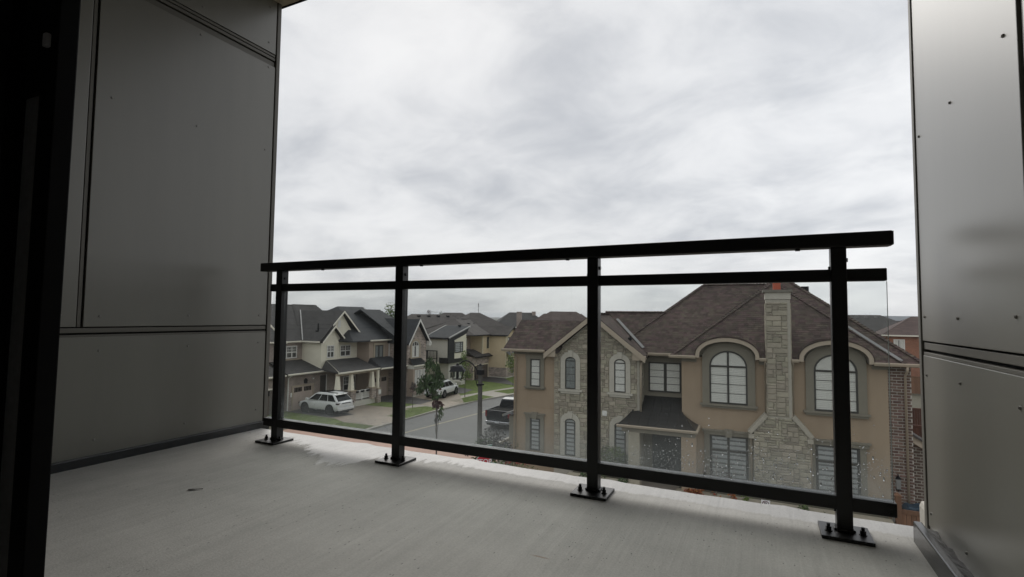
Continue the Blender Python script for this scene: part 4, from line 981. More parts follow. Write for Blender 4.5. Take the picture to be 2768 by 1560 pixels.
hroof(A, [[(34.02, 1.9, 5.82), (34.02, -.40, 5.82), (36.93, -.40, 8.62), (36.93, 5.5, 8.62)], [(39.90, -.40, 5.80), (39.90, 3.6, 5.80), (36.93, 5.5, 8.62), (36.93, -.40, 8.62)]], roof_grey, seed=3)
hroof(A, [[(34.22, .5, 5.76), (34.22, -.56, 5.76), (35.71, -.56, 7.27), (35.71, 1.6, 7.27)], [(37.22, -.56, 5.76), (37.22, .2, 5.76), (35.71, 1.6, 7.27), (35.71, -.56, 7.27)]], roof_grey, seed=4)
for (cx, apz, hw, fz, y) in ((36.93, 8.60, 2.97, 5.80, -.44), (35.71, 7.25, 1.51, 5.74, -.60)):
    q = MB()
    for s in (-1, 1):
        if s < 0 and cx > 36: q.prism([(cx, apz), (cx - 1.38, apz - (apz - fz) * 1.38 / hw), (cx - 1.38, apz - (apz - fz) * 1.38 / hw - .17), (cx, apz - .20)], y, y + .04)
        else: q.prism([(cx, apz), (cx + s * hw, fz), (cx + s * hw, fz - .18), (cx, apz - .20)], y, y + .04)
    q.build('rake_board', white_g, A)
box('gable_vent', white_p, (36.50, 36.86, -.05, -.019, 7.02, 7.70), A)
hroof(A, [[(36.85, -.42, 5.86), (39.3, -.42, 5.86), (38.95, -.02, 6.2), (36.95, -.02, 6.2)]], roof_grey, seed=5)
hgutter(A, 37.2, 39.95, -.42, 5.86)
MB().tube([(39.05, -.2, 5.7), (39.18, .25, 5.45), (39.18, .25, 3.9)], .05, 6).build('downpipe', white_p, A)
for (a, b, z0_, z1_, y) in ((35.06, 35.94, 4.27, 5.40, -.17), (36.86, 38.22, 4.27, 5.33, -.02)):
    m_ = (a + b) / 2; zm = (z0_ + z1_) / 2
    window(A, a, b, z0_, z1_, y, fm=white_p, fw=.08, vm=[m_], hm=[zm], mw=.09, blind='dark', lite=[(a + .08, m_ - .04, zm + .03, z1_ - .08, 3, 2), (m_ + .04, b - .08, zm + .03, z1_ - .08, 3, 2)])
    MB().box(a - .07, a, y - .035, y, z0_, z1_ + .08).box(b, b + .07, y - .035, y, z0_, z1_ + .08).box(a, b, y - .035, y, z1_, z1_ + .08).build('window_trim', cream, A)
window(A, 32.1, 33.80, 4.27, 5.38, 2.2, fm=white_p, fw=.09, vm=[32.67, 33.24], hm=[4.8], mw=.09, blind='dark', lite=[(32.71, 33.2, 4.84, 5.29, 3, 2), (33.28, 33.71, 4.84, 5.29, 3, 2), (32.19, 32.63, 4.84, 5.29, 3, 2)])
box('window_sill', beige_tr, (31.9, 34.3, 2.10, 2.199, 4.12, 4.20), A)
# roofs of A
hroof(A, [[(22.0, 1.86, 5.80), (34.02, 1.86, 5.80), (36.6, 6.2, 9.18), (24.0, 6.2, 9.18)], [(34.02, 1.86, 5.80), (41.3, 2.4, 6.0), (39.65, 6.2, 9.18), (36.6, 6.2, 9.18)], [(41.3, 2.4, 6.0), (41.3, 9.6, 6.0), (39.65, 6.2, 9.18)],
          [(41.3, 9.6, 6.0), (22.0, 10.4, 5.8), (24.0, 6.2, 9.18), (39.65, 6.2, 9.18)]], roof_grey, seed=6)
hgutter(A, 22.0, 34.3, 1.86, 5.80); MB().prism([(-.40, 5.82), (-.40, 5.70), (1.9, 5.70), (1.9, 5.82)], 33.96, 34.03, 'x').build('gutter', white_g, A)
MB().add([(34.00, 1.80, 5.90), (34.10, 1.76, 5.90), (36.90, 5.28, 8.68), (36.80, 5.34, 8.68)], [(0, 1, 2, 3)]).build('valley_flashing', flashing, A)
MB().tube([(33.2, 3.6, 7.0), (33.2, 3.6, 7.35)], .05, 8).build('roof_vent', lamp_blk, A); MB().tube([(35.0, .9, 6.6), (35.0, .9, 7.4)], .06, 8).box(34.85, 35.15, .75, 1.05, 6.55, 6.75).build('roof_vent', lamp_blk, A)
hroof(A, [[(30.5, -.6, 3.22), (33.3, -.6, 3.22), (36.0, -.5, 3.26), (36.0, 2.2, 4.08), (30.9, 2.2, 4.08)]], roof_grey, name='garage_roof', seed=7)
hgutter(A, 30.5, 34.6, -.6, 3.22)
MB().tube([(31.02, -.5, 3.1), (31.0, -.1, 2.85), (31.0, -.08, .15)], .05, 6).build('downpipe', white_p, A)
# porch
PYF = -3.3
hroof(A, [[(33.15, PYF - .3, 3.30), (38.25, PYF - .3, 3.22), (39.12, -.02, 4.06), (35.0, -.18, 4.05)], [(33.15, PYF - .3, 3.30), (35.0, -.18, 4.05), (34.4, -.3, 3.3)], [(38.25, PYF - .3, 3.22), (39.4, -.9, 3.3), (39.12, -.02, 4.06)]], roof_grey, name='porch_roof', seed=8)
hgutter(A, 33.1, 38.3, PYF - .3, 3.28); MB().add([(33.12, PYF - .33, 3.36), (33.12, PYF - .30, 3.18), (35.0, -.2, 3.92), (35.0, -.2, 4.10)], [(0, 1, 2, 3)]).build('rake_board', white_g, A)
MB().box(33.2, 38.15, PYF - .1, PYF + .14, 2.98, 3.16).build('porch_beam', beige_tr, A)
for (cx, pier) in ((33.32, 1.70), (34.93, 1.60), (37.62, 1.60)):
    MB().add([(cx - .11, PYF - .11, 2.98), (cx + .11, PYF - .11, 2.98), (cx + .11, PYF + .11, 2.98), (cx - .11, PYF + .11, 2.98), (cx - .20, PYF - .20, pier), (cx + .20, PYF - .20, pier), (cx + .20, PYF + .20, pier), (cx - .20, PYF + .20, pier)],
             [(0, 1, 5, 4), (1, 2, 6, 5), (2, 3, 7, 6), (3, 0, 4, 7), (0, 3, 2, 1), (4, 5, 6, 7)]).build('porch_column', cream, A)
    box('porch_pier', stoneC, (cx - .30, cx + .30, PYF - .30, PYF + .30, .55, pier - .08), A); box('pier_cap', beige_tr, (cx - .36, cx + .36, PYF - .36, PYF + .36, pier - .08, pier), A)
box('porch_base', cream2, (35.0, 38.10, PYF - .1, 0, 0, .56), A); box('porch_base', cream2, (32.9, 35.0, PYF + .6, 0, 0, .50), A); box('porch_step', walk, (34.2, 35.0, PYF - .5, PYF + .58, 0, .3), A)
rr_ = MB(); rr_.box(35.28, 37.30, PYF - .03, PYF + .03, 1.40, 1.47).box(35.28, 37.30, PYF - .025, PYF + .025, .72, .78)
for i in range(19): rr_.box(35.30 + i * .108, 35.345 + i * .108, PYF - .018, PYF + .018, .78, 1.40)
rr_.box(36.24, 36.36, PYF - .05, PYF + .05, .6, 1.5); rr_.build('porch_railing', white_p, A)
rr_ = MB().box(32.4, 34.4, PYF + 1.2, PYF + 1.26, 1.5, 1.57).box(32.4, 34.4, PYF + 1.2, PYF + 1.25, .8, .86)
for i in range(18): rr_.box(32.42 + i * .11, 32.46 + i * .11, PYF + 1.21, PYF + 1.245, .86, 1.5)
rr_.build('porch_railing', white_p, A)
for i in range(3): box('flower_box', lamp_blk, (35.42 + i * .72, 35.80 + i * .72, PYF - .12, PYF - .035, 1.28, 1.44), A)
MB().box(34.55, 35.2, -.05, -.001, .56, 2.72).build('front_door', M('brown_front_door', (0.045, 0.035, 0.03), 0.5, 0.05), A); box('door_frame', white_p, (35.205, 35.29, -.07, -.001, .56, 2.78), A)
for (a, b) in ((37.45, 38.12), (38.85, 39.05)): pass
window(A, 37.38, 38.16, .98, 2.34, -.002, fm=white_p, fw=.08, hm=[1.6], mw=.07, blind='dark', lite=[(37.46, 38.08, 1.64, 2.26, 3, 2)])
window(A, 38.30, 39.00, .98, 2.36, -.002, fm=white_p, fw=.08, hm=[1.6], mw=.07, blind='dark', lite=[(38.38, 38.92, 1.64, 2.28, 3, 2)])
# ---------------- house A's left neighbour, glimpsed beside the post
Z = house('brick_garage_house', 'brick house at the far left, half hidden behind the railing post, brown garage door', -35.6)
box('wall', brickA, (20.0, 29.9, 0, 8, 0, 3.0), Z); box('wall', brickA, (20, 29.6, 2.0, 9, 3.0, 5.72), Z)
garage_door(Z, 25.8, 29.35, 2.1, 0, brown_door, frame=white_g)
hroof(Z, [[(19.8, -.5, 3.2), (30.2, -.5, 3.2), (30.0, 2.0, 4.2), (20, 2.0, 4.2)]], roof_grey, name='garage_roof', seed=9, exp=.3, tab=1.0); hgutter(Z, 19.8, 30.2, -.5, 3.2)
hroof(Z, [[(19.8, 1.6, 5.85), (30.2, 1.6, 5.85), (30.2, 5.4, 8.5), (19.8, 5.4, 8.5)]], roof_grey, seed=10, exp=.3, tab=1.0); hgutter(Z, 19.8, 30.3, 1.6, 5.85)
MB().prism([(28.6, 7.2), (30.25, 5.75), (30.25, 5.93), (28.6, 7.38)], -.5, -.44).build('rake_board', white_g, Z)
# ---------------- house B: taupe stucco
B = house('taupe_stucco_house', 'house with taupe stucco bay, single upper window and slate black roof beside the cream gables', -34.3)
box('wall', brown_st, (39.2, 42.25, 0, 9, 0, 5.65), B)
window(B, 40.0, 41.22, 4.0, 5.22, -.002, fm=frame_ol, fw=.07, vm=[40.5], mw=.08, blind='curtain')
MB().box(39.80, 40.0, -.07, 0, 3.85, 5.24).box(41.22, 41.42, -.07, 0, 3.85, 5.24).box(39.74, 41.48, -.10, 0, 5.25, 5.45).box(39.76, 41.46, -.10, 0, 3.80, 3.90).build('window_surround', beige_tr, B)
hroof(B, [[(36.6, -.32, 5.76), (42.32, -.32, 5.76), (44.6, 5.8, 9.10), (40.85, 5.8, 9.10)], [(42.32, -.32, 5.76), (47.5, 5.5, 5.9), (44.6, 5.8, 9.1)], [(47.5, 12, 5.76), (36.6, 12, 5.76), (40.85, 5.8, 9.10), (44.6, 5.8, 9.10)], [(36.6, 12, 5.76), (36.6, -.32, 5.76), (40.85, 5.8, 9.10)]], roof_dark, seed=11)
hgutter(B, 39.0, 42.4, -.32, 5.78)
MB().add([(42.26, -.28, 5.84), (42.40, -.22, 5.84), (44.70, 5.70, 9.13), (44.56, 5.75, 9.13)], [(0, 1, 2, 3)]).build('valley_flashing', flashing, B)
MB().tube([(42.15, -.3, 5.65), (42.12, -.06, 5.4), (42.12, -.06, 3.9)], .05, 6).build('downpipe', white_p, B)
hroof(B, [[(38.35, -2.3, 3.28), (42.6, -2.3, 3.22), (42.6, -.01, 4.05), (39.3, -.01, 4.0)], [(38.35, -2.3, 3.28), (39.3, -.01, 4.0), (38.9, -.01, 3.3)]], roof_dark, name='porch_roof', seed=12); hgutter(B, 38.3, 42.6, -2.3, 3.25)
box('porch_column', cream, (38.10, 38.30, -2.1, -1.9, 1.45, 3.1), B); box('porch_pier', stoneC, (37.98, 38.42, -2.22, -1.78, 0, 1.38), B); box('pier_cap', beige_tr, (37.94, 38.46, -2.26, -1.74, 1.381, 1.45), B)
box('utility_box', white_p, (38.05, 38.35, -2.30, -2.221, .9, 1.3), B)
garage_door(B, 40.0, 41.95, 2.05, -.002, garage_m)
# ---------------- house C: stone gable with arched window
C = house('stone_gable_house', 'narrow house with pink stone gable, tall arched window and dark bay roof', -32.0)
box('wall', stoneC, (42.2, 45.85, .3, 9, 0, 5.65), C)
MB().prism([(42.25, 0), (45.35, 0), (45.35, 5.6), (43.72, 7.55), (42.25, 5.5)], 0, .6).build('gable_wall', stoneC, C)
mb = MB(); mb.ring(arch(42.66, 44.30, 5.15, .66, 14, 3.95), arch(42.88, 44.12, 5.1, .5, 14, 3.95), -.09, 0); mb.box(42.6, 44.38, -.14, 0, 3.85, 3.949); mb.build('window_surround', beige_tr, C)
window(C, 42.88, 44.10, 3.97, 5.60, -.002, fm=white_p, fw=.07, rise=.5, vm=[43.3, 43.7], hm=[5.1], mw=.05, blind='curtain')
hroof(C, [[(41.9, 5.0, 5.6), (41.9, -.40, 5.35), (43.74, -.40, 7.85), (43.74, 5.0, 7.85)], [(45.75, -.40, 5.30), (45.75, 5.0, 5.5), (43.74, 5.0, 7.85), (43.74, -.40, 7.85)]], roof_dark, seed=13)
q = MB()
q.prism([(43.74, 7.88), (41.92, 5.36), (41.92, 5.14), (43.74, 7.62)], -.44, -.40).prism([(43.74, 7.88), (45.78, 5.32), (45.78, 5.08), (43.74, 7.62)], -.44, -.40).prism([(45.45, 5.55), (45.85, 5.45), (45.85, 5.25), (45.6, 5.0), (45.45, 5.1)], -.39, .0); q.build('rake_board', white_p, C)
hroof(C, [[(41.3, 0.2, 5.72), (46.3, 0.2, 5.72), (44.9, 6.0, 8.82), (41.9, 6.0, 8.82)], [(46.3, 0.2, 5.72), (46.3, 12, 5.72), (44.9, 6, 8.82)], [(46.3, 12, 5.72), (41.3, 12, 5.72), (41.9, 6.0, 8.82), (44.9, 6.0, 8.82)]], roof_dark, seed=14)
MB().prism([(42.3, 0), (44.5, 0), (44.5, 3.15), (42.3, 3.15)], -.7, -.001).build('bay', brown_st, C)
box('bay_frieze', cream2, (42.25, 44.55, -.75, -.001, 2.85, 3.2), C)
for (a, b) in ((42.55, 42.95), (43.05, 43.75), (43.85, 44.25)): window(C, a, b, 1.3, 2.75, -.702, fm=white_p, fw=.06, blind='curtain')
q = MB(); n_ = 6
for k in range(n_):
    t0, t1 = k / n_, (k + 1) / n_; f0 = lambda t: (42.15 + .35 * t, 44.68 - .30 * t, -.92 + .9 * t, 3.22 + .70 * (t + .6 * (t * t - t)))
    a0, b0, y0_, z0_ = f0(t0); a1, b1, y1_, z1_ = f0(t1); q.add([(a0, y0_, z0_), (b0, y0_, z0_), (b1, y1_, z1_), (a1, y1_, z1_)], [(0, 1, 2, 3)]); q.add([(b0, y0_, z0_), (b0, 0, z0_), (b1, 0, z1_), (b1, y1_, z1_)], [(0, 1, 2, 3)])
    for j in range(7): xx = a0 + (b0 - a0) * j / 6; xx1 = a1 + (b1 - a1) * j / 6; q.add([(xx - .03, y0_ - .01, z0_ + .035), (xx + .03, y0_ - .01, z0_ + .035), (xx1 + .03, y1_, z1_ + .035), (xx1 - .03, y1_, z1_ + .035)], [(0, 1, 2, 3)])
q.build('bay_roof', M('black_bay_metal', (0.022, 0.022, 0.022), 0.7, 0.1, spec=0.2), C); hgutter(C, 42.1, 44.72, -.9, 3.22)
box('stone_base', stoneC, (42.22, 45.3, -.78, -.701, 0, 1.15), C); box('base_band', cream2, (42.2, 45.35, -.82, -.701, 0, .25), C)
# ---------------- house D: black framed box
D = house('modern_box_house', 'modern pale house with black framed upper box and sloping dark roof', -32.5)
box('wall', cream2, (50.52, 54.6, .02, 6, 2.9, 5.5), D); box('wall', cream2, (51.1, 54.9, .3, 7, 0, 2.9), D)
MB().prism([(51.72, 3.2), (54.45, 3.2), (54.45, 6.05), (51.72, 5.30)], -.03, .0).build('front_panel', cream3, D)
fr = MB().prism([(50.5, 2.72), (51.72, 2.72), (51.72, 5.32), (50.5, 5.62)], -.08, .5).prism([(51.721, 2.72), (54.5, 2.72), (54.5, 3.2), (51.721, 3.2)], -.08, .5).prism([(50.5, 5.63), (51.6, 5.36), (54.5, 6.12), (55.1, 6.85), (54.9, 6.9)], -.08, .5)
fr.box(50.44, 50.5, -.08, 1.2, 2.72, 3.36).box(50.44, 50.5, -.08, .06, 3.37, 5.6); fr.build('box_frame', black_p, D)
MB().box(50.46, 50.51, .065, 2.7, 3.38, 5.5).build('side_panel', cream2, D)
hroof(D, [[(50.25, -.25, 5.68), (50.25, 3.1, 5.68), (54.9, 3.2, 7.02), (54.9, -.25, 6.95)]], roof_dark, seed=15, t=.16)
MB().prism([(50.2, 5.74), (54.95, 7.02), (54.95, 6.86), (50.2, 5.58)], -.33, -.252).build('fascia', M('grey_metal_fascia', (0.28, 0.28, 0.27), 0.5, 0.05), D); box('eave_fascia', black_p, (50.13, 50.24, -.2, 3.1, 5.52, 5.72), D)
MB().add([(50.2, 3.06, 5.74), (50.2, 3.16, 5.74), (54.9, 3.26, 7.06), (54.9, 3.16, 7.06)], [(0, 1, 2, 3)]).build('flashing', flashing, D)
box('roof_vent', lamp_blk, (54.4, 54.7, .9, 1.15, 6.95, 7.12), D)
window(D, 51.82, 53.66, 3.86, 5.14, -.031, fm=black_p, fw=.09, vm=[53.05], mw=.09, blind='zebra')
bal = MB()
for x, y in ((50.05, 1.25), (50.05, 2.6), (50.05, 3.6)): bal.box(x - .05, x + .05, y - .05, y + .05, 2.9, 4.15)
bal.box(50.0, 50.1, 1.2, 3.7, 4.1, 4.2).box(50.0, 50.1, 1.2, 3.7, 3.2, 3.28)
for i in range(12): bal.box(50.03, 50.07, 1.3 + i * .2, 1.33 + i * .2, 3.28, 4.1)
bal.build('balcony_railing', black_p, D); box('balcony_slab', cream3, (50.0, 50.44, 1.2, 3.7, 2.55, 2.88), D)
window(D, 51.5, 52.4, 1.0, 2.3, .298, fm=black_p, fw=.07, blind='dark')
box('front_step', cream2, (52.6, 53.6, -.5, .29, 0, .45), D)
# ---------------- house E: ochre siding
E_ = house('ochre_siding_house', 'ochre sided house with stone base, dark garage and hip roof at the bend', -33.0)
box('wall', yellow, (59.5, 61.5, 0, 8, 3.0, 5.80), E_); box('wall', stoneC, (56.9, 61.3, .0, 6, 0, 3.0), E_)
box('wall', yellow, (61.3, 66, -2.6, 6, 1.4, 5.80), E_); box('stone_base', stoneC, (61.25, 66.05, -2.65, 5, 0, 1.42), E_); box('base_band', cream2, (61.2, 66.1, -2.7, 5, 0, .2), E_)
box('wall', brown_st, (56.9, 59.5, 1.8, 7, 3, 5.7), E_)
sd = MB()
for (xa, xb, y, z0_, z1_) in ((59.5, 61.3, 0, 3.1, 5.75),): lap(sd, lambda z: (xa, xb), z0_, z1_, y, .16)
z = 1.45
while z < 5.75: sd.add([(61.28, -2.6, z), (61.28, 0, z), (61.295, 0, z + .16), (61.295, -2.6, z + .16), (61.3, -2.6, z), (61.3, 0, z)], [(0, 1, 2, 3), (0, 1, 5, 4)]); z += .16
z = 3.1
while z < 5.75: sd.add([(59.48, 0, z), (59.48, 2.0, z), (59.495, 2, z + .16), (59.495, 0, z + .16), (59.5, 0, z), (59.5, 2, z)], [(0, 1, 2, 3), (0, 1, 5, 4)]); z += .16
sd.build('siding', yellow, E_, kind='stuff')
MB().box(59.44, 59.62, -.06, .06, 3.0, 5.8).box(61.2, 61.36, -2.66, -2.54, 1.42, 5.8).box(61.2, 61.32, -.08, -.02, 3.0, 5.8).build('corner_board', yellow2, E_)
window(E_, 60.62, 61.16, 3.95, 5.42, -.02, fm=black_p, fw=.07, blind='dark'); MB().box(60.5, 60.61, -.05, -.001, 3.8, 5.55).box(61.17, 61.26, -.05, -.001, 3.8, 5.55).build('window_trim', yellow2, E_)
window(E_, 57.3, 58.6, 4.2, 5.3, 1.79, fm=yellow2, fw=.08, blind='dark')
garage_door(E_, 57.3, 61.0, 1.86, -.002, brown_door, lites=False, frame=yellow2)
hroof(E_, [[(56.8, -.5, 3.05), (61.29, -.5, 3.05), (61.29, .7, 3.6), (57.5, 1.8, 4.0)]], roof_brown, name='garage_roof', seed=16); hgutter(E_, 56.8, 61.3, -.5, 3.02, lamp_blk)
window(E_, 61.6, 63.1, 4.05, 5.45, -2.602, fm=black_p, fw=.09, vm=[62.1, 62.6], mw=.06, blind='curtain')
MB().box(61.45, 61.6, -2.66, -2.601, 3.9, 5.6).box(63.1, 63.3, -2.66, -2.601, 3.9, 5.6).build('window_trim', yellow2, E_)
window(E_, 61.7, 63.4, 1.6, 2.9, -2.602, fm=yellow2, fw=.12, vm=[62.25, 62.8], mw=.09, blind='dark')
q = MB().add([(60.95, -3.4, 3.02), (64.2, -3.4, 3.02), (64.0, -2.61, 3.55), (61.2, -2.61, 3.55)], [(0, 1, 2, 3)])
for j in range(14): a = 60.98 + j * .245; q.box(a, a + .05, -3.38, -2.7, 3.06, 3.09) if False else q.add([(a, -3.41, 3.05), (a + .06, -3.41, 3.05), (a + .06, -2.61, 3.59), (a, -2.61, 3.59)], [(0, 1, 2, 3)])
q.build('awning_roof', M('grey_metal_awning', (0.14, 0.14, 0.14), 0.4, 0.1, metal=.3), E_); hgutter(E_, 60.95, 64.2, -3.4, 3.02, yellow2)
MB().prism([(61.3, 5.8), (64.6, 5.8), (62.9, 6.75)], -2.6, 0).build('gable_wall', yellow, E_)
hroof(E_, [[(60.9, 2.5, 5.75), (60.9, -3.0, 5.75), (62.8, -3.0, 6.92), (62.8, 2.5, 6.92)], [(65.2, -3.0, 5.55), (65.2, 2.5, 5.55), (62.8, 2.5, 6.92), (62.8, -3.0, 6.92)]], roof_brown, seed=17)
MB().prism([(62.8, 6.94), (60.85, 5.76), (60.85, 5.58), (62.8, 6.74)], -3.04, -3.0).prism([(62.8, 6.94), (65.2, 5.56), (65.2, 5.38), (62.8, 6.74)], -3.04, -3.0).build('rake_board', black_p, E_)
hroof(E_, [[(56.6, -.4, 5.80), (61.2, -.4, 5.80), (64.5, 5.0, 7.75), (60.6, 5.0, 7.75)], [(56.6, 9, 5.8), (56.6, -.4, 5.8), (60.6, 5.0, 7.75)], [(61.2, -.4, 5.8), (68, 5, 5.8), (64.5, 5, 7.75)], [(68, 10, 5.8), (56.6, 9, 5.8), (60.6, 5.0, 7.75), (64.5, 5.0, 7.75)]], roof_brown, seed=18)
hgutter(E_, 56.6, 61.3, -.4, 5.80, lamp_blk); MB().prism([(-3.0, 5.75), (-3.0, 5.6), (-.4, 5.6), (-.4, 5.75)], 60.82, 60.9, 'x').build('gutter', lamp_blk, E_)
for (x, y) in ((61.3, 3.2), (63.0, 3.4)): box('roof_vent', lamp_blk, (x, x + .3, y, y + .3, 6.95 + .1, 7.25), E_)
# ---------------- houses behind
def back_house(label, x, y, rz, w, d, eave, ridge, rl_, rm, wm, name='distant_house', group='houses behind the side street', win=True, vents=0, chim=None):
    h = thing(name, label, 'house', (x, y, 0), rad(rz), group)
    box('wall', wm, (-w / 2, w / 2, -d / 2, d / 2, 0, eave), h)
    o = .4; a, b = w / 2 + o, d / 2 + o; r_ = rl_ / 2
    rf = hroof(h, [[(-a, -b, eave), (a, -b, eave), (r_, 0, ridge), (-r_, 0, ridge)], [(a, b, eave), (-a, b, eave), (-r_, 0, ridge), (r_, 0, ridge)], [(a, -b, eave), (a, b, eave), (r_, 0, ridge)], [(-a, b, eave), (-a, -b, eave), (-r_, 0, ridge)]], rm, exp=.28, tab=.9, seed=int(abs(x)))
    MB().box(-a, a, -b - .1, -b, eave - .14, eave + .02).build('gutter', white_g, h)
    if win:
        n_ = max(2, int(w / (2.3 if wm is brick_red else 3.2)))
        for i in range(n_):
            c = -w / 2 + w * (i + .5) / n_; window(h, c - .55, c + .55, eave - 1.9, eave - .5, -d / 2, fm=white_p, fw=.12, vm=[c], mw=.08, blind='curtain')
    for i in range(vents):
        t = -r_ + (2 * r_ + .01) * (i + .5) / vents; zz_ = ridge - .35; yy = -b * .35 / (ridge - eave); box('roof_vent', flashing if group.startswith('brick') else lamp_blk, (t - .22, t + .22, yy - .2, yy + .2, zz_ - .1, zz_ + .16), rf)
    if chim: box('chimney', brickA, (chim - .4, chim + .4, -1.2, -.3, eave, ridge + .25), h)
    return h
back_house('brown roofed house showing above the stone gable, four roof vents', -46.0, 66.5, 60, 12, 11, 5.7, 8.45, 6.5, roof_brown, brown_st, vents=4)
back_house('brown hip roof rising behind the black framed box house', -40.5, 70.5, 60, 9.5, 10, 5.7, 8.75, 1.6, roof_brown, brown_st)
back_house('red brown roofed house with a brick chimney behind the ochre house', -29.0, 79.0, 20, 13, 11, 5.8, 8.75, 6, roof_far, brickA, chim=-7.0)
back_house('wide grey brown roof seen over the left wing of the stone house', -18.0, 75.0, 10, 15, 12, 5.8, 8.7, 6, roof_grey, brickA)
back_house('low dark roof between the grey brown roof and the stone gable', -9.5, 78.0, 5, 12, 12, 5.8, 8.75, 3, roof_brown, brickA)
back_house('dark roofed house behind the taupe house', -50, 52, 90, 13, 12, 5.8, 8.7, 5, roof_dark, brickA)
FAR = [(-62, 98, 'farthest left brown roof above the stone gable house'), (-50, 108, 'far grey roof between the vented roof and the antenna mast'), (-38, 104, 'far dark roof right of the antenna mast'), (-28, 112, 'far brown roof over the ridge of the ochre house'),
       (-34, 132, 'most distant small roof above the ochre house'), (-16, 120, 'far grey roof peeping over the left wing of the stone house'), (-52, 140, 'tiny distant roof on the skyline left of the mast')]
for i, (x, y, lb) in enumerate(FAR): back_house(lb, x, y, 20 + 13 * (i % 3), 13, 11, 5.9, 8.95 + .22 * (i % 3), 4 + i % 3, (roof_brown, roof_grey, roof_far)[i % 3], brickA, win=False, chim=(3.0 if i % 2 else None))
MAST = thing('antenna_mast', 'thin antenna mast rising over the ochre house roof', 'antenna', (-45.5, 80.4, 0))
MB().tube([(0, 0, 0), (0, 0, 10.6)], .06, 6, .03).build('pole', pole_m, MAST); MB().box(-.14, .14, -.04, .04, 9.9, 9.96).box(-.10, .10, -.04, .04, 9.3, 9.35).box(-.05, .05, -.05, .05, 10.1, 10.5).build('antenna', pole_m, MAST)
# brick row on the right
G2 = 'brick houses beyond the back yards'
back_house('orange brick house with white windows nearest beyond the back yards', 20.6, 80.0, -4, 13.5, 9, 6.45, 8.7, 7, roof_far, brick_red, 'brick_house', G2)
back_house('dark roofed brick house beyond the orange brick one, pale roof vents', 14.0, 96.0, 0, 14, 10, 6.5, 9.0, 5, roof_grey, brick_red, 'brick_house', G2, vents=4)
back_house('grey roofed brick house farthest right beyond the yards', 28.0, 100.0, 0, 13, 10, 6.3, 8.4, 5, roof_dark, brick_red, 'brick_house', G2, vents=2)
back_house('low brown roof just showing past the slope of the stone house roof', 3.0, 104.0, 0, 14, 10, 6.3, 8.2, 6, roof_brown, brick_red, 'brick_house', G2)
FAR2 = [(23, 120, 'dark roof behind the vented brick house, left of the grey one'), (36, 128, 'brown roof beyond the grey roofed brick house'), (30, 150, 'small dark roof on the skyline past the brick rows'), (17, 142, 'distant brown roof just right of the railing post'), (46, 140, 'farthest right roof beside the bright wall panel'), (27, 172, 'tiny roof under the wooded ridge')]
for i, (x, y, lb) in enumerate(FAR2): back_house(lb, x, y, (-8, 4, 12)[i % 3], 13, 10, 6.2, 8.15 - .1 * (i % 3), 3 + i % 3, (roof_dark, roof_brown, roof_grey)[i % 3], brick_red, 'brick_house', G2, win=False, vents=2)
# back yard fences: each board is a board
def fence(x0, x1, y, h, label, m, rz=0, z0=0, bw=.14, pw=.12, group='wooden yard fences'):
    f = thing('wooden_fence', label, 'fence', (x0, y, z0), rad(rz), group); L = x1 - x0; n_ = int(L / bw); me = None
    bm_ = MB().box(0, bw - .008, 0, .022, .05, h - .12).build('board', m, f)
    for i in range(1, n_): b = bm_.copy(); COL.objects.link(b); b.parent = f; b.location = (i * bw, R.uniform(-.004, .004), R.uniform(-.01, .01))
    for x in (0, L / 2, L): box('post', m, (x - pw / 2, x + pw / 2, .03, .03 + pw, 0, h + .10), f)
    MB().box(0, L, -.03, .06, h - .12, h).build('top_rail', m, f); MB().box(0, L, .023, .06, .35, .45).build('lower_rail', m, f)
    return f
fence(6.0, 11.5, 39.0, 1.9, 'dark red stained fence behind the stone house, nearest the brick corner', wood_d)
fence(6.0, 13.0, 46.5, 1.9, 'brown wooden fence behind the dark red one', wood_d)
fence(8.0, 17.0, 72.0, 1.95, 'greyish fence farthest back, under the orange brick house', wood_m)
g = thing('wooden_gate', 'cedar garden gate and post at the brick corner of the stone house', 'gate', (4.53, 24.0, 0))
MB().box(-.09, .09, -.09, .09, 0, 1.66).prism([(-.11, 1.661), (.11, 1.661), (0, 1.76)], -.11, .11).build('post', wood_m, g)
MB().box(.091, 2.2, -.05, .03, 1.02, 1.17).build('top_rail', wood_m, g)
b0 = box('board', wood_m, (.10, .235, -.02, .005, .06, 1.019), g)
for i in range(1, 14): b = b0.copy(); COL.objects.link(b); b.parent = g; b.location = (i * .148, 0, 0)
tb = MB().prism([(-.45, 0), (.45, 0), (.36, .16), (.1, .27), (-.12, .17), (-.3, .23), (-.42, .1)], -.3, .3); tb = tb.build('tarp_bundle', M('blue_tarp', (0.03, 0.055, 0.08), 0.5, 0.5, 3), bevel=.08); tb.location = (5.25, 24.75, .95); tag(tb, 'crumpled blue grey tarp bundle behind the cedar gate', 'tarp')
bx_ = box('garden_box', M('dark_box', (0.05, 0.05, 0.05), .7), (4.75, 5.75, 24.4, 25.1, 0.1, .95)); tag(bx_, 'dark storage box under the tarp by the brick wall', 'box')

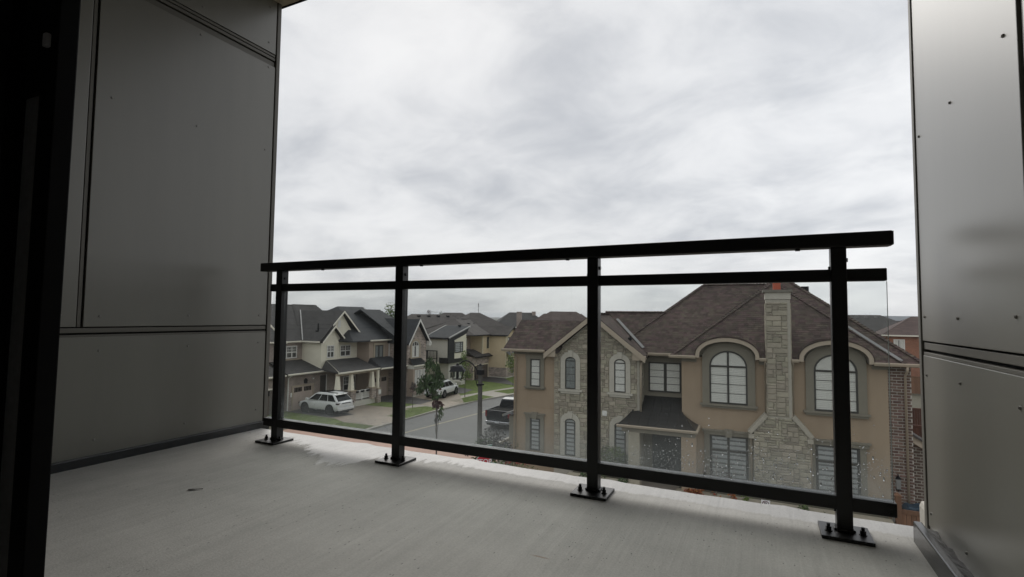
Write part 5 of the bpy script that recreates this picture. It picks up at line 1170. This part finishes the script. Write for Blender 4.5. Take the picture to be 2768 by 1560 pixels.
# ================================================================== VEHICLES
def car(name, label, loc, rz, L, Wd, H, body, belt=1.02, kind='suv', rim=rim_m, cat='car', sill=.30, tail=None):
    o = thing(name, label, cat, loc, rz, 'parked cars'); w = Wd / 2; wb = L * .585; r_ = .395 if H > 1.65 else .36
    # lower body: lofted sections (x, bottom, shoulder, top, half width)
    xr, xf = -L / 2, L / 2
    st = [(xr, .55, .80, .98, w * .80), (xr + .10, .42, .86, 1.06, w * .93), (xr + .45, sill, .90, belt + .05, w), (xr + 1.2, sill, .88, belt + .02, w), (0, sill - .02, .86, belt, w), (xf - 1.65, sill, .84, belt - .02, w),
          (xf - 1.15, sill, .82, belt - .03, w), (xf - .50, sill + .02, .78, .93, w * .97), (xf - .15, .36, .70, .84, w * .86), (xf, .46, .62, .72, w * .70)]
    m = MB(); n = 9
    for (x, zb, zs, zt, hw) in st:
        m.v += [(x, -hw * .86, zb), (x, -hw, zb + .16), (x, -hw, zs), (x, -hw * .93, zt - .03), (x, 0, zt + .03), (x, hw * .93, zt - .03), (x, hw, zs), (x, hw, zb + .16), (x, hw * .86, zb)]
    for i in range(len(st) - 1):
        for k in range(n): a, b = i * n + k, i * n + (k + 1) % n; m.f.append((a, b, b + n, a + n))
    m.f += [tuple(range(n)), tuple(range((len(st) - 1) * n, len(st) * n))[::-1]]
    m.build('body', body, o, bevel=.06, seg=3, smooth=True)
    # cabin
    zt = H; zb = belt - .02; wr, wbt = w * .72, w * .93
    if kind == 'pickup': xs = (xr + 2.02, xr + 2.14, xf - 2.05, xf - 1.30)
    else: xs = (xr + .08, xr + .70, xf - 2.0, xf - 1.05)
    rb, rtp, ft, fb = xs
    prof_ = [(rb, zb), (rtp, zt - .08), (rtp + .35, zt), ((rtp + ft) / 2, zt + .03), (ft - .15, zt - .01), (ft + .12, zt - .10), (fb, zb)]
    hwz = lambda z: wbt + (wr - wbt) * (z - zb) / (zt - zb)
    m = MB(); k = len(prof_)
    m.v = [(x, -hwz(z), z) for x, z in prof_] + [(x, hwz(z), z) for x, z in prof_]
    m.f = [tuple(range(k))[::-1], tuple(range(k, 2 * k))] + [(i, i + 1, i + 1 + k, i + k) for i in range(k - 1)] + [(k - 1, 0, k, 2 * k - 1)]
    m.build('cabin', body, o, bevel=.09, seg=4, smooth=True)
    zlo, zhi = belt + .05, H - .14
    def edge(t, x0, x1): return x0 + (x1 - x0) * t
    xre = lambda z: rb + (rtp - rb) * (z - zb) / (zt - .08 - zb); xfe = lambda z: fb + (ft + .12 - fb) * (z - zb) / (zt - .10 - zb)
    cuts = [(.05, .30), (.325, .615), (.64, .95)] if kind != 'pickup' else [(.06, .48), (.52, .93)]
    for sgn in (-1, 1):
        for (a, b) in cuts:
            g_ = MB(); q = []
            for (t, z) in ((a, zlo), (b, zlo), (b, zhi), (a, zhi)):
                x = edge(t, xre(z) + .05, xfe(z) - .08); q.append((x, sgn * (hwz(z) + .012), z))
            q2 = [(x, y - sgn * .02, z) for x, y, z in q]; g_.add(q + q2, [(0, 1, 2, 3), (7, 6, 5, 4), (0, 1, 5, 4), (1, 2, 6, 5), (2, 3, 7, 6), (3, 0, 4, 7)]); g_.build('side_window', car_glass, o)
        MB().box(fb - .40, fb - .18, sgn * (w + .02), sgn * (w + .20), belt + .02, belt + .20).build('wing_mirror', body, o, bevel=.03)
        for xh in ((-.1, 1.0) if kind != 'pickup' else (.1, 1.1)): MB().box(xh - .5, xh - .3, sgn * (w - .01), sgn * (w + .02), belt - .13, belt - .09).build('door_handle', body, o)
    for (nm, xe, zl_, zh_, dxn) in (('rear_window', xre, belt + .06, H - .16, -.012), ('windscreen', xfe, belt + .04, H - .14, .012)):
        q = [(xe(z) + dxn, y, z) for (y, z) in ((-hwz(zl_) + .10, zl_), (hwz(zl_) - .10, zl_), (hwz(zh_) - .10, zh_), (-hwz(zh_) + .10, zh_))]; q2 = [(x - dxn * 2, y, z) for x, y, z in q]
        MB().add(q + q2, [(0, 1, 2, 3), (7, 6, 5, 4), (0, 1, 5, 4), (1, 2, 6, 5), (2, 3, 7, 6), (3, 0, 4, 7)]).build(nm, car_glass, o)
    if kind == 'pickup':
        MB().box(xr + .10, xr + 1.98, -w * .86, w * .86, belt + .02, belt + .10).build('bed_liner', tyre_m, o)
        for sgn in (-1, 1): MB().box(xr + .05, xr + 2.0, sgn * w * .86, sgn * w * .95, belt + .0, 1.36).build('bed_side', body, o, bevel=.02)
        MB().box(xr - .02, xr + .07, -w * .93, w * .93, .78, 1.36).build('tailgate', body, o, bevel=.02)
        MB().box(xr + .12, xr + 1.9, -w * .8, w * .8, 1.15, 1.22).build('bed_cover', tyre_m, o)
    else:
        MB().box(xr + .40, xr + 2.1, -w * .62, -w * .57, H + .02, H + .07).box(xr + .40, xr + 2.1, w * .57, w * .62, H + .02, H + .07).build('roof_rail', rim_d, o)
        MB().box(xr + 1.6, xr + 2.5, -w * .42, w * .42, H + .005, H + .045).build('sunroof', car_glass, o)
        MB().box(xr + .38, xr + .62, -w * .62, w * .62, H - .06, H - .02).build('spoiler', body, o, bevel=.015)
    # lights, bumpers, plate
    for sgn in (-1, 1):
        if kind == 'pickup': MB().box(xr - .03, xr + .1, sgn * w * .82, sgn * w * .97, .88, 1.32).build('tail_light', red_l, o, bevel=.02)
        else: MB().box(xr + .02, xr + .28, sgn * w * .55, sgn * w * .975, .88, 1.0).build('tail_light', tail or red_l, o, bevel=.03)
        MB().box(xf - .40, xf - .08, sgn * w * .52, sgn * w * .88, .68, .80).build('headlight', chrome, o, bevel=.03)
    if kind != 'pickup': MB().box(xr + .0, xr + .05, -w * .55, w * .55, .90, .97).build('light_bar', rim_d, o)
    MB().box(xr - .08, xr + .14, -w * .92, w * .92, .40, .60).build('rear_bumper', chrome if kind == 'pickup' else body, o, bevel=.04)
    MB().box(xr - .02, xr + .20, -w * .84, w * .84, .28, .40).build('rear_valance', rim_d, o)
    MB().box(xf - .12, xf + .03, -w * .55, w * .55, .48, .66).build('grille', rim_d, o, bevel=.02)
    MB().box(xr - .03 - .06 * (kind == 'pickup'), xr + .02, -.16, .16, .62 - .14 * (kind == 'pickup'), .74 - .14 * (kind == 'pickup')).build('number_plate', plate_m, o)
    MB().box(xr + .5, xf - .6, -w * .985, w * .985, sill - .05, sill + .10).build('sill', rim_d, o)
    # wheels and arches
    for x in (-wb / 2 - .05, wb / 2 - .02):
        for sgn in (-1, 1):
            MB().tube([(x, sgn * (w - .10), r_ + .02), (x, sgn * (w + .006), r_ + .02)], r_ + .075, 20).build('wheel_arch', tyre_m, o)
            t = MB().tube([(x, sgn * (w - .16), r_), (x, sgn * (w + .018), r_)], r_, 22).build('tyre', tyre_m, o, bevel=.02)
            q = MB()
            for k in range(5):
                a = k * 2 * math.pi / 5; c, s_ = math.cos(a), math.sin(a); rr2 = r_ * .66
                q.add([(x + c * .05 - s_ * .035, sgn * (w + .03), r_ + s_ * .05 + c * .035), (x + c * .05 + s_ * .035, sgn * (w + .03), r_ + s_ * .05 - c * .035), (x + c * rr2 + s_ * .05, sgn * (w + .024), r_ + s_ * rr2 - c * .05), (x + c * rr2 - s_ * .05, sgn * (w + .024), r_ + s_ * rr2 + c * .05)], [(0, 1, 2, 3)])
            q.tube([(x, sgn * (w + .012), r_), (x, sgn * (w + .034), r_)], .06, 10); q.ring([(x + r_ * .72 * math.cos(a), r_ + r_ * .72 * math.sin(a)) for a in [2 * math.pi * i / 20 for i in range(21)]], [(x + r_ * .62 * math.cos(a), r_ + r_ * .62 * math.sin(a)) for a in [2 * math.pi * i / 20 for i in range(21)]], sgn * (w + .012), sgn * (w + .028))
            q.build('rim', rim, t)
    return o
car('parked_suv', 'large white SUV parked on the tan driveway before the cream gabled house', (-32.75, 32.25, .12), math.pi, 4.6, 1.88, 1.72, car_white, 1.06, rim=rim_d, tail=M('smoked_lens', (0.03, 0.006, 0.008), 0.2, 0))
car('parked_suv', 'white crossover with red tail light beyond the dark leaved tree', (-29.30, 44.55, .12), rad(97), 4.55, 1.88, 1.62, car_white, 1.0)
car('parked_suv', 'white car at the far left edge, half seen behind the railing post', (-35.3, 25.4, .0), math.pi, 4.9, 1.9, 1.66, car_white, 1.02)
car('pickup_truck', 'dark navy pickup truck seen from behind on the side road', (-17.35, 36.55, 0), rad(90), 5.8, 2.05, 1.93, car_navy, 1.20, kind='pickup', cat='truck')

# ================================================================== TREES AND PLANTS
LAT = Vector((math.cos(YAW), math.sin(YAW), 0))
def leafcloud(mb, c, rx, rz, n, ln, wd, rr_, droop=.5):
    for _ in range(n):
        while True:
            p = Vector((rr_.uniform(-1, 1), rr_.uniform(-1, 1), rr_.uniform(-1, 1)))
            if p.length < 1 and rr_.random() < .35 + .65 * p.length: break
        q = c + Vector((p.x * rx, p.y * rx, p.z * rz))
        if mnoise.noise(q * 2.2) < -.22: continue
        a = rr_.uniform(0, 2 * math.pi); d = Vector((math.cos(a), math.sin(a), 0)) * (1 - droop * rr_.uniform(.6, 1.3)) + Vector((0, 0, -droop * rr_.uniform(.5, 1.5) + rr_.uniform(-.25, .35)))
        d.normalize(); s = d.cross(Vector((rr_.uniform(-1, 1), rr_.uniform(-1, 1), rr_.uniform(-1, 1)))).normalized(); k = rr_.uniform(.6, 1.25); l_, w_ = ln * k, wd * k
        u = d.cross(s) * (l_ * .12)
        mb.add([q, q + d * l_ * .45 + s * w_ * .5 + u, q + d * l_, q + d * l_ * .45 - s * w_ * .5 + u], [(0, 1, 2), (0, 2, 3)])
def tree(name, label, cat, base, blobs, trunk, ln, wd, droop=.5, seed=1, r0_=.035, group=None, bm=None):
    """blobs: (lateral, depth, z, rx, rz, n, material); trunk: list of (lateral, z)"""
    o = thing(name, label, cat, base, 0, group); rr_ = random.Random(seed); dep = Vector((-LAT.y, LAT.x, 0))
    P = [LAT * a + Vector((0, 0, z)) for a, z in trunk]; tk = MB().tube(P, r0_, 7, r0_ * .45)
    by = {}
    for (a, d, z, rx, rz, n, mt_) in blobs:
        c = LAT * a + dep * d + Vector((0, 0, z)); leafcloud(by.setdefault(mt_.name, (MB(), mt_))[0], c, rx, rz, n, ln, wd, rr_, droop)
        s_ = min(P, key=lambda p: (p - (c - Vector((0, 0, rz * .9)))).length + (2 if p.z > c.z else 0)); mid_ = (s_ + c) / 2 + Vector((rr_.uniform(-.06, .06), rr_.uniform(-.06, .06), .04))
        if (c - s_).length > .15: tk.tube([s_, mid_, c + Vector((0, 0, rz * .5))], r0_ * .36, 5, r0_ * .08)
    tk.build('trunk', bm or bark, o, smooth=True)
    for i, (nm, (m, mt_)) in enumerate(by.items()): m.build('crown' if i == 0 else 'low_leaves', mt_, o, fix=False)
    return o
tb_ = (-11.48, 17.12, 0)
tree('street_tree', 'thin street tree with drooping dark green leaves and a burgundy tuft below', 'tree', tb_,
     [(-0.34, 0, 6.28, 0.18, .36, 162, leaf_dk), (-0.16, .1, 6.12, 0.22, .34, 183, leaf_dk), (-0.53, -.1, 5.66, 0.24, .30, 248, leaf_dk), (-0.25, 0, 5.68, 0.32, .36, 356, leaf_dk), (0.03, .1, 5.72, 0.23, .34, 226, leaf_dk), (-0.08, .2, 6.0, 0.18, .3, 118, leaf_dk),
      (-0.69, .05, 5.26, 0.14, .22, 86, leaf_dk), (-0.42, .2, 5.35, 0.23, .24, 162, leaf_dk), (0.11, -.1, 5.30, 0.18, .26, 129, leaf_dk), (-0.16, 0, 5.12, 0.20, .20, 140, leaf_dk), (-0.04, 0, 4.80, 0.15, .17, 142, leaf_rd), (0.10, .1, 4.72, 0.11, .14, 60, leaf_rd),
      (0.12, 0, 4.35, 0.11, .22, 51, leaf_md), (-0.02, .05, 4.20, 0.09, .16, 33, leaf_pu), (0.15, 0, 4.55, 0.07, .14, 21, leaf_md)],
     [(.0, 0), (.0, 2.0), (-.01, 3.4), (-.03, 4.4), (-.05, 5.0), (-.10, 5.6), (-.18, 6.1), (-.24, 6.45)], .15, .065, .75, 3, .034)
G3 = 'young boulevard trees'
tree('street_tree', 'small thin boulevard tree with a few dull reddish leaves', 'tree', (-27.67, 37.4, .1), [(0, 0, 1.95, .26, .35, 120, leaf_pu), (-.1, 0, 1.6, .24, .3, 80, leaf_rd), (.3, 0, 1.65, .2, .25, 50, leaf_dk)], [(0, 0), (0, 1.0), (.02, 1.6), (0, 2.2)], .13, .07, .6, 5, .03, G3)
tree('street_tree', 'bright green young boulevard tree behind the street lamp', 'tree', (-26.9, 45.0, .1), [(-.1, 0, 4.1, .35, .6, 240, leaf_gn), (.15, 0, 3.3, .55, .55, 320, leaf_gn), (-.35, .1, 3.2, .45, .5, 240, leaf_gn), (.0, 0, 2.4, .5, .5, 260, leaf_gn), (.4, 0, 2.3, .35, .5, 130, leaf_gn), (-.3, 0, 2.0, .35, .35, 110, leaf_gn)], [(0, 0), (0, 1.6), (.03, 2.8), (0, 4.3)], .15, .10, .45, 6, .035, G3)
tree('street_tree', 'light green young tree half hidden by the corner of the stone house', 'tree', (-26.1, 54.5, .1), [(0, 0, 3.3, .6, .6, 260, leaf_gn), (-.4, 0, 2.6, .6, .5, 220, leaf_gn), (.4, 0, 2.5, .6, .5, 220, leaf_gn), (0, 0, 2.0, .6, .4, 150, leaf_gn)], [(0, 0), (0, 1.6), (0, 3.2)], .17, .12, .4, 7, .035, G3)
tree('poplar_tree', 'slim green tree rising behind the slate black roof', 'tree', (-46.2, 57.0, 0), [(0, 0, 8.9, .8, 1.2, 420, leaf_gn), (.3, 0, 7.6, 1.1, 1.2, 400, leaf_md), (-.3, .2, 6.6, 1.2, 1.2, 300, leaf_md)], [(0, 0), (0, 4), (.05, 7), (0, 9.5)], .24, .16, .2, 8, .10)
tree('conifer_tree', 'tiny dark treetop above the brown roof with vents', 'tree', (-54.5, 78.0, 0), [(0, 0, 8.6, .5, .7, 160, leaf_rd), (.2, 0, 8.0, .9, .6, 200, leaf_dk), (2.2, 0, 8.7, .35, .4, 60, leaf_dk)], [(0, 0), (0, 9.0)], .2, .1, .2, 9, .1)
tree('purple_bush', 'tall straggly purple grey bush by the base of the street lamp', 'bush', (-10.98, 20.6, .12), [(.15, 0, 2.55, .62, .62, 950, leaf_pu), (-.25, .1, 2.1, .6, .6, 620, leaf_md), (.5, 0, 2.2, .5, .6, 700, leaf_pu), (-.85, -.1, 2.15, .36, .30, 160, leaf_pu), (-.5, 0, 1.4, .6, .6, 300, leaf_pu), (.3, 0, 1.3, .7, .7, 400, leaf_md), (.75, 0, 2.0, .3, .4, 120, leaf_md)],
     [(.0, 0), (.05, .8), (.1, 1.6), (.12, 2.4), (.2, 2.9)], .11, .075, .2, 10, .03)
tree('flowering_plant', 'tall pink flowered stalk at the left corner of the stone house', 'plant', (-10.6, 21.95, .12), [(0, 0, 2.0, .12, .16, 26, petal_r), (.3, 0, 1.95, .10, .25, 22, leaf_md), (0, 0, 1.5, .22, .4, 60, leaf_md), (.28, 0, 1.65, .12, .1, 16, petal), (.2, 0, 1.2, .3, .4, 70, leaf_md)], [(0, 0), (0, 1.9)], .09, .05, .3, 11, .012)
tree('flower_bed', 'row of red flowers over green leaves below the left window of the stone house', 'flowers', (-9.9, 20.9, .12), [(-.3, 0, 1.66, .16, .08, 36, petal_r), (.15, .2, 1.62, .2, .08, 26, petal_r), (.55, .3, 1.52, .16, .08, 22, petal_r), (0, .2, 1.35, .6, .25, 240, leaf_md), (.6, .3, 1.2, .5, .3, 200, leaf_md), (0, 0, .8, .6, .4, 200, leaf_md)], [(0, 0), (0, 1.2)], .08, .05, .2, 12, .012)
tree('green_shrub', 'feathery green shrub in front of the stone bay beside the porch', 'bush', (-6.45, 24.45, .62), [(-.2, 0, 1.05, .42, .42, 520, leaf_md), (.15, 0, 1.1, .42, .40, 480, leaf_gn), (.5, 0, .85, .40, .42, 380, leaf_md), (-.3, 0, .6, .4, .4, 320, leaf_md), (.4, 0, .45, .45, .4, 320, leaf_md)], [(0, 0), (.03, .6), (0, 1.2)], .11, .028, -.3, 13, .02)
tree('white_flowers', 'clump of white flowers at the foot of the green shrub', 'flowers', (-6.85, 23.8, .62), [(0, 0, .40, .17, .12, 70, petal), (.25, 0, .34, .12, .10, 30, petal), (.05, 0, .2, .25, .15, 60, leaf_md)], [(0, 0), (0, .3)], .06, .05, 0, 14, .01)
tree('red_sapling', 'bare pale stemmed sapling with red leaves before the lower window', 'tree', (-1.82, 24.0, .62), [(-.05, 0, 1.55, .16, .28, 45, leaf_rd), (-.42, 0, 1.0, .26, .35, 110, leaf_rd), (.30, 0, 1.0, .26, .32, 110, leaf_rd), (0, 0, .75, .35, .25, 120, leaf_rd)], [(0, 0), (.02, .7), (0, 1.3), (.02, 1.75)], .07, .035, .3, 15, .02, bm=M('pale_bark', (0.35, 0.32, 0.28), 0.9, 0.1, 9))
for (lb, x0_, x1_, mt_, z_, nm, n_) in (('russet groundcover spilling over the planter under the sapling', -3.15, -1.15, leaf_or, .70, 'russet_shrub', 900), ('small round green clump in the planter left of the no stopping sign', -.65, -.15, leaf_gn, .72, 'green_clump', 300),
        ('dark green clump in the planter right of the chimney', 1.4, 2.1, leaf_md, .66, 'green_clump', 420), ('dark green clumps at the left end of the low planter', -8.2, -5.6, leaf_dk, .66, 'green_clump', 700)):
    c_ = (x0_ + x1_) / 2; bl = [((x0_ - c_) * .92 + (x1_ - x0_) * .92 * i / 5, 0, .10, .26, .20, n_ // 6, mt_) for i in range(6)]
    o = tree(nm, lb, 'plant', (c_, 23.95, z_ - .06), [(0, 0, .1, .2, .15, 10, mt_)], [(0, 0), (0, .1)], .07, .045, .1, 16, .01)
    m = MB(); rr3 = random.Random(int(c_ * 10)); [leafcloud(m, Vector((a, R.uniform(-.08, .08) - .36, z + R.uniform(-.02, .06))), rx * .85, rz * 1.15, int(n * 1.6), .10, .07, rr3, .1) for (a, d, z, rx, rz, n, _) in bl]; m.build('foliage', mt_, o, fix=False)

# ================================================================== STREET FURNITURE
lp = thing('street_lamp', 'grey concrete lamp post with a curved arm and black carriage lantern', 'street lamp', (-12.81, 22.92, 0))
LD = Vector((-.916, -.40, 0)).normalized()
MB().tube([(0, 0, 0), (0, 0, 5.72)], .135, 16, .105).build('pole', pole_m, lp, smooth=False)
MB().tube([(0, 0, 5.721), (0, 0, 5.75), (0, 0, 5.80)], .12, 12, .04).box(-.13, .13, -.13, .13, 5.715, 5.745).build('pole_cap', lamp_blk, lp)
def la(d, z): return LD * d + Vector((0, 0, z))
MB().tube([la(.10, 5.36), la(.24, 5.60), la(.42, 5.80), la(.58, 5.91), la(.72, 5.95), la(.86, 5.93), la(.98, 5.84), la(1.06, 5.76)], .032, 8).build('arm', lamp_blk, lp, smooth=True)
MB().tube([la(.30, 5.62), la(.28, 5.40), la(.24, 5.10), la(.19, 4.82), la(.12, 4.66), la(.06, 4.62), la(.02, 4.70), la(.05, 4.86), la(.10, 4.92)], .020, 7).tube([la(.36, 5.66), la(.43, 5.52), la(.43, 5.42), la(.37, 5.38), la(.33, 5.44)], .016, 6).build('scroll', lamp_blk, lp, smooth=True)
MB().box(-.15, .15, -.15, .15, 5.26, 5.50).box(-.14, .14, -.14, .14, 4.72, 4.80).build('bracket', lamp_blk, lp)
hc = la(1.16, 0); m = MB()
def sq(r, z, k=0): return [(hc.x + r * math.cos(a), hc.y + r * math.sin(a), z) for a in [math.pi / 4 + i * math.pi / 2 + .45 for i in range(4)]]
m.add(sq(.56, 5.42) + sq(.30, 5.68) + sq(.10, 5.72) + sq(.08, 5.80), [(3, 2, 1, 0), (12, 13, 14, 15)] + [(i + 4 * k, (i + 1) % 4 + 4 * k, (i + 1) % 4 + 4 * k + 4, i + 4 * k + 4) for k in range(3) for i in range(4)])
hood = m.build('lantern_hood', lamp_blk, lp); cg = MB(); a4, b4 = sq(.44, 5.42), sq(.29, 5.02)
for i in range(4): cg.tube([a4[i], b4[i]], .016, 6); cg.tube([b4[i], b4[(i + 1) % 4]], .016, 6)
cg.tube([(hc.x, hc.y, 5.02), (hc.x, hc.y, 5.42)], .07, 8); cg.build('lantern_cage', lamp_blk, hood)
m = MB().add(sq(.425, 5.415) + sq(.28, 5.03), [(i, (i + 1) % 4, (i + 1) % 4 + 4, i + 4) for i in range(4)]); m.build('lantern_pane', glass_mat('lantern_glass', (.9, .92, .92)), hood)
def lettering(text, size, mat, par, mtx, name='lettering', ext=.002):
    cu = bpy.data.curves.new(name, 'FONT'); cu.body = text; cu.size = size; cu.align_x = 'CENTER'; cu.align_y = 'CENTER'; cu.extrude = ext; cu.offset = size * .012
    t = bpy.data.objects.new(name, cu); COL.objects.link(t); dg = bpy.context.evaluated_depsgraph_get(); me = bpy.data.meshes.new_from_object(t.evaluated_get(dg))
    bpy.data.objects.remove(t); me.materials.clear(); me.materials.append(mat); o = bpy.data.objects.new(name, me); COL.objects.link(o); o.parent = par; o.matrix_local = mtx; return o
UP = Matrix.Rotation(rad(90), 4, 'X')
ss = thing('stop_sign', 'red octagonal STOP sign on a post under green street name blades', 'stop sign', (-10.28, 18.78, 0), rad(28))
MB().tube([(0, .02, 0), (0, .02, 3.02)], .03, 8).build('post', pole_m, ss)
def octo(r): return [(r * math.cos(rad(22.5 + 45 * i)), r * math.sin(rad(22.5 + 45 * i)) + 2.27) for i in range(8)]
MB().prism(octo(.325), -.016, -.012).build('border', sign_wh, ss); MB().prism(octo(.30), -.0205, -.0165).build('plate', sign_red, ss)
lettering('STOP', .27, sign_wh, ss, Matrix.Translation((0, -.0235, 2.27)) @ UP)
s2 = thing('street_name_sign', 'green street name blade with white letters above the stop sign', 'street sign', (-10.28, 18.80, 0), rad(66))
MB().box(-.40, .40, -.010, .010, 2.77, 2.90).build('blade', sign_gn, s2); MB().box(-.41, .41, -.006, .006, 2.76, 2.91).build('blade_edge', sign_wh, s2)
lettering('k Blvd', .105, sign_wh, s2, Matrix.Translation((.17, -.012, 2.835)) @ UP)
s3 = thing('street_name_sign', 'lower green street name blade peeking out right of the stop sign', 'street sign', (-10.27, 18.79, 0), rad(-8)); MB().box(.34, .62, -.03, -.012, 2.20, 2.31).build('blade', sign_gn, s3)
np_ = thing('no_stopping_sign', 'white parking sign with dark ring on a post before the stone planter', 'parking sign', (0.065, 21.75, 0), rad(3))
MB().tube([(0, .02, 0), (0, .02, 1.47)], .022, 8).build('post', pole_m, np_); MB().box(-.15, .15, -.014, -.010, 1.02, 1.47).build('plate', sign_wh, np_, bevel=.0)
ringm = M('dark_red_ring', (0.10, 0.02, 0.025), 0.5, 0); cpts = lambda r: [(r * math.cos(a), 1.325 + r * math.sin(a)) for a in [2 * math.pi * i / 28 for i in range(29)]]
MB().ring(cpts(.122), cpts(.098), -.0185, -.0145).build('ring', ringm, np_); MB().prism([(-.075, 1.39), (-.060, 1.405), (.075, 1.265), (.060, 1.25)], -.0195, -.0175).build('slash', ringm, np_)
lettering('P', .17, black_p, np_, Matrix.Translation((0, -.0165, 1.325)) @ UP)
# side porch on the street side of the stone house
MB().prism([(-19.93, 3.02), (-19.43, 3.22), (-19.43, 3.10), (-19.93, 2.90)], -.2, 2.6).build('side_porch_roof', M('grey_side_roof', (0.20, 0.20, 0.20), 0.7, 0.1), S)
box('gutter', olive, (-19.99, -19.932, -.2, 2.6, 2.90, 3.00), S); box('side_porch_wall', olive, (-19.72, -19.43, .1, 2.3, 0.0, 2.90), S)

# ================================================================== AIR
hz = bpy.data.materials.new('thin_haze'); hz.use_nodes = True; hz.node_tree.nodes.clear()
_v = hz.node_tree.nodes.new('ShaderNodeVolumePrincipled'); _v.inputs['Color'].default_value = (0.90, 0.94, 1.0, 1); _v.inputs['Density'].default_value = 0.00016
_o = hz.node_tree.nodes.new('ShaderNodeOutputMaterial'); hz.node_tree.links.new(_v.outputs[0], _o.inputs['Volume'])
HAZE = True
if HAZE: tag(MB().box(-4200, 4200, -700, 4700, -1.2, 34).build('haze', hz, kind='stuff'), 'thin grey haze over the far roofs and ridge', 'haze')
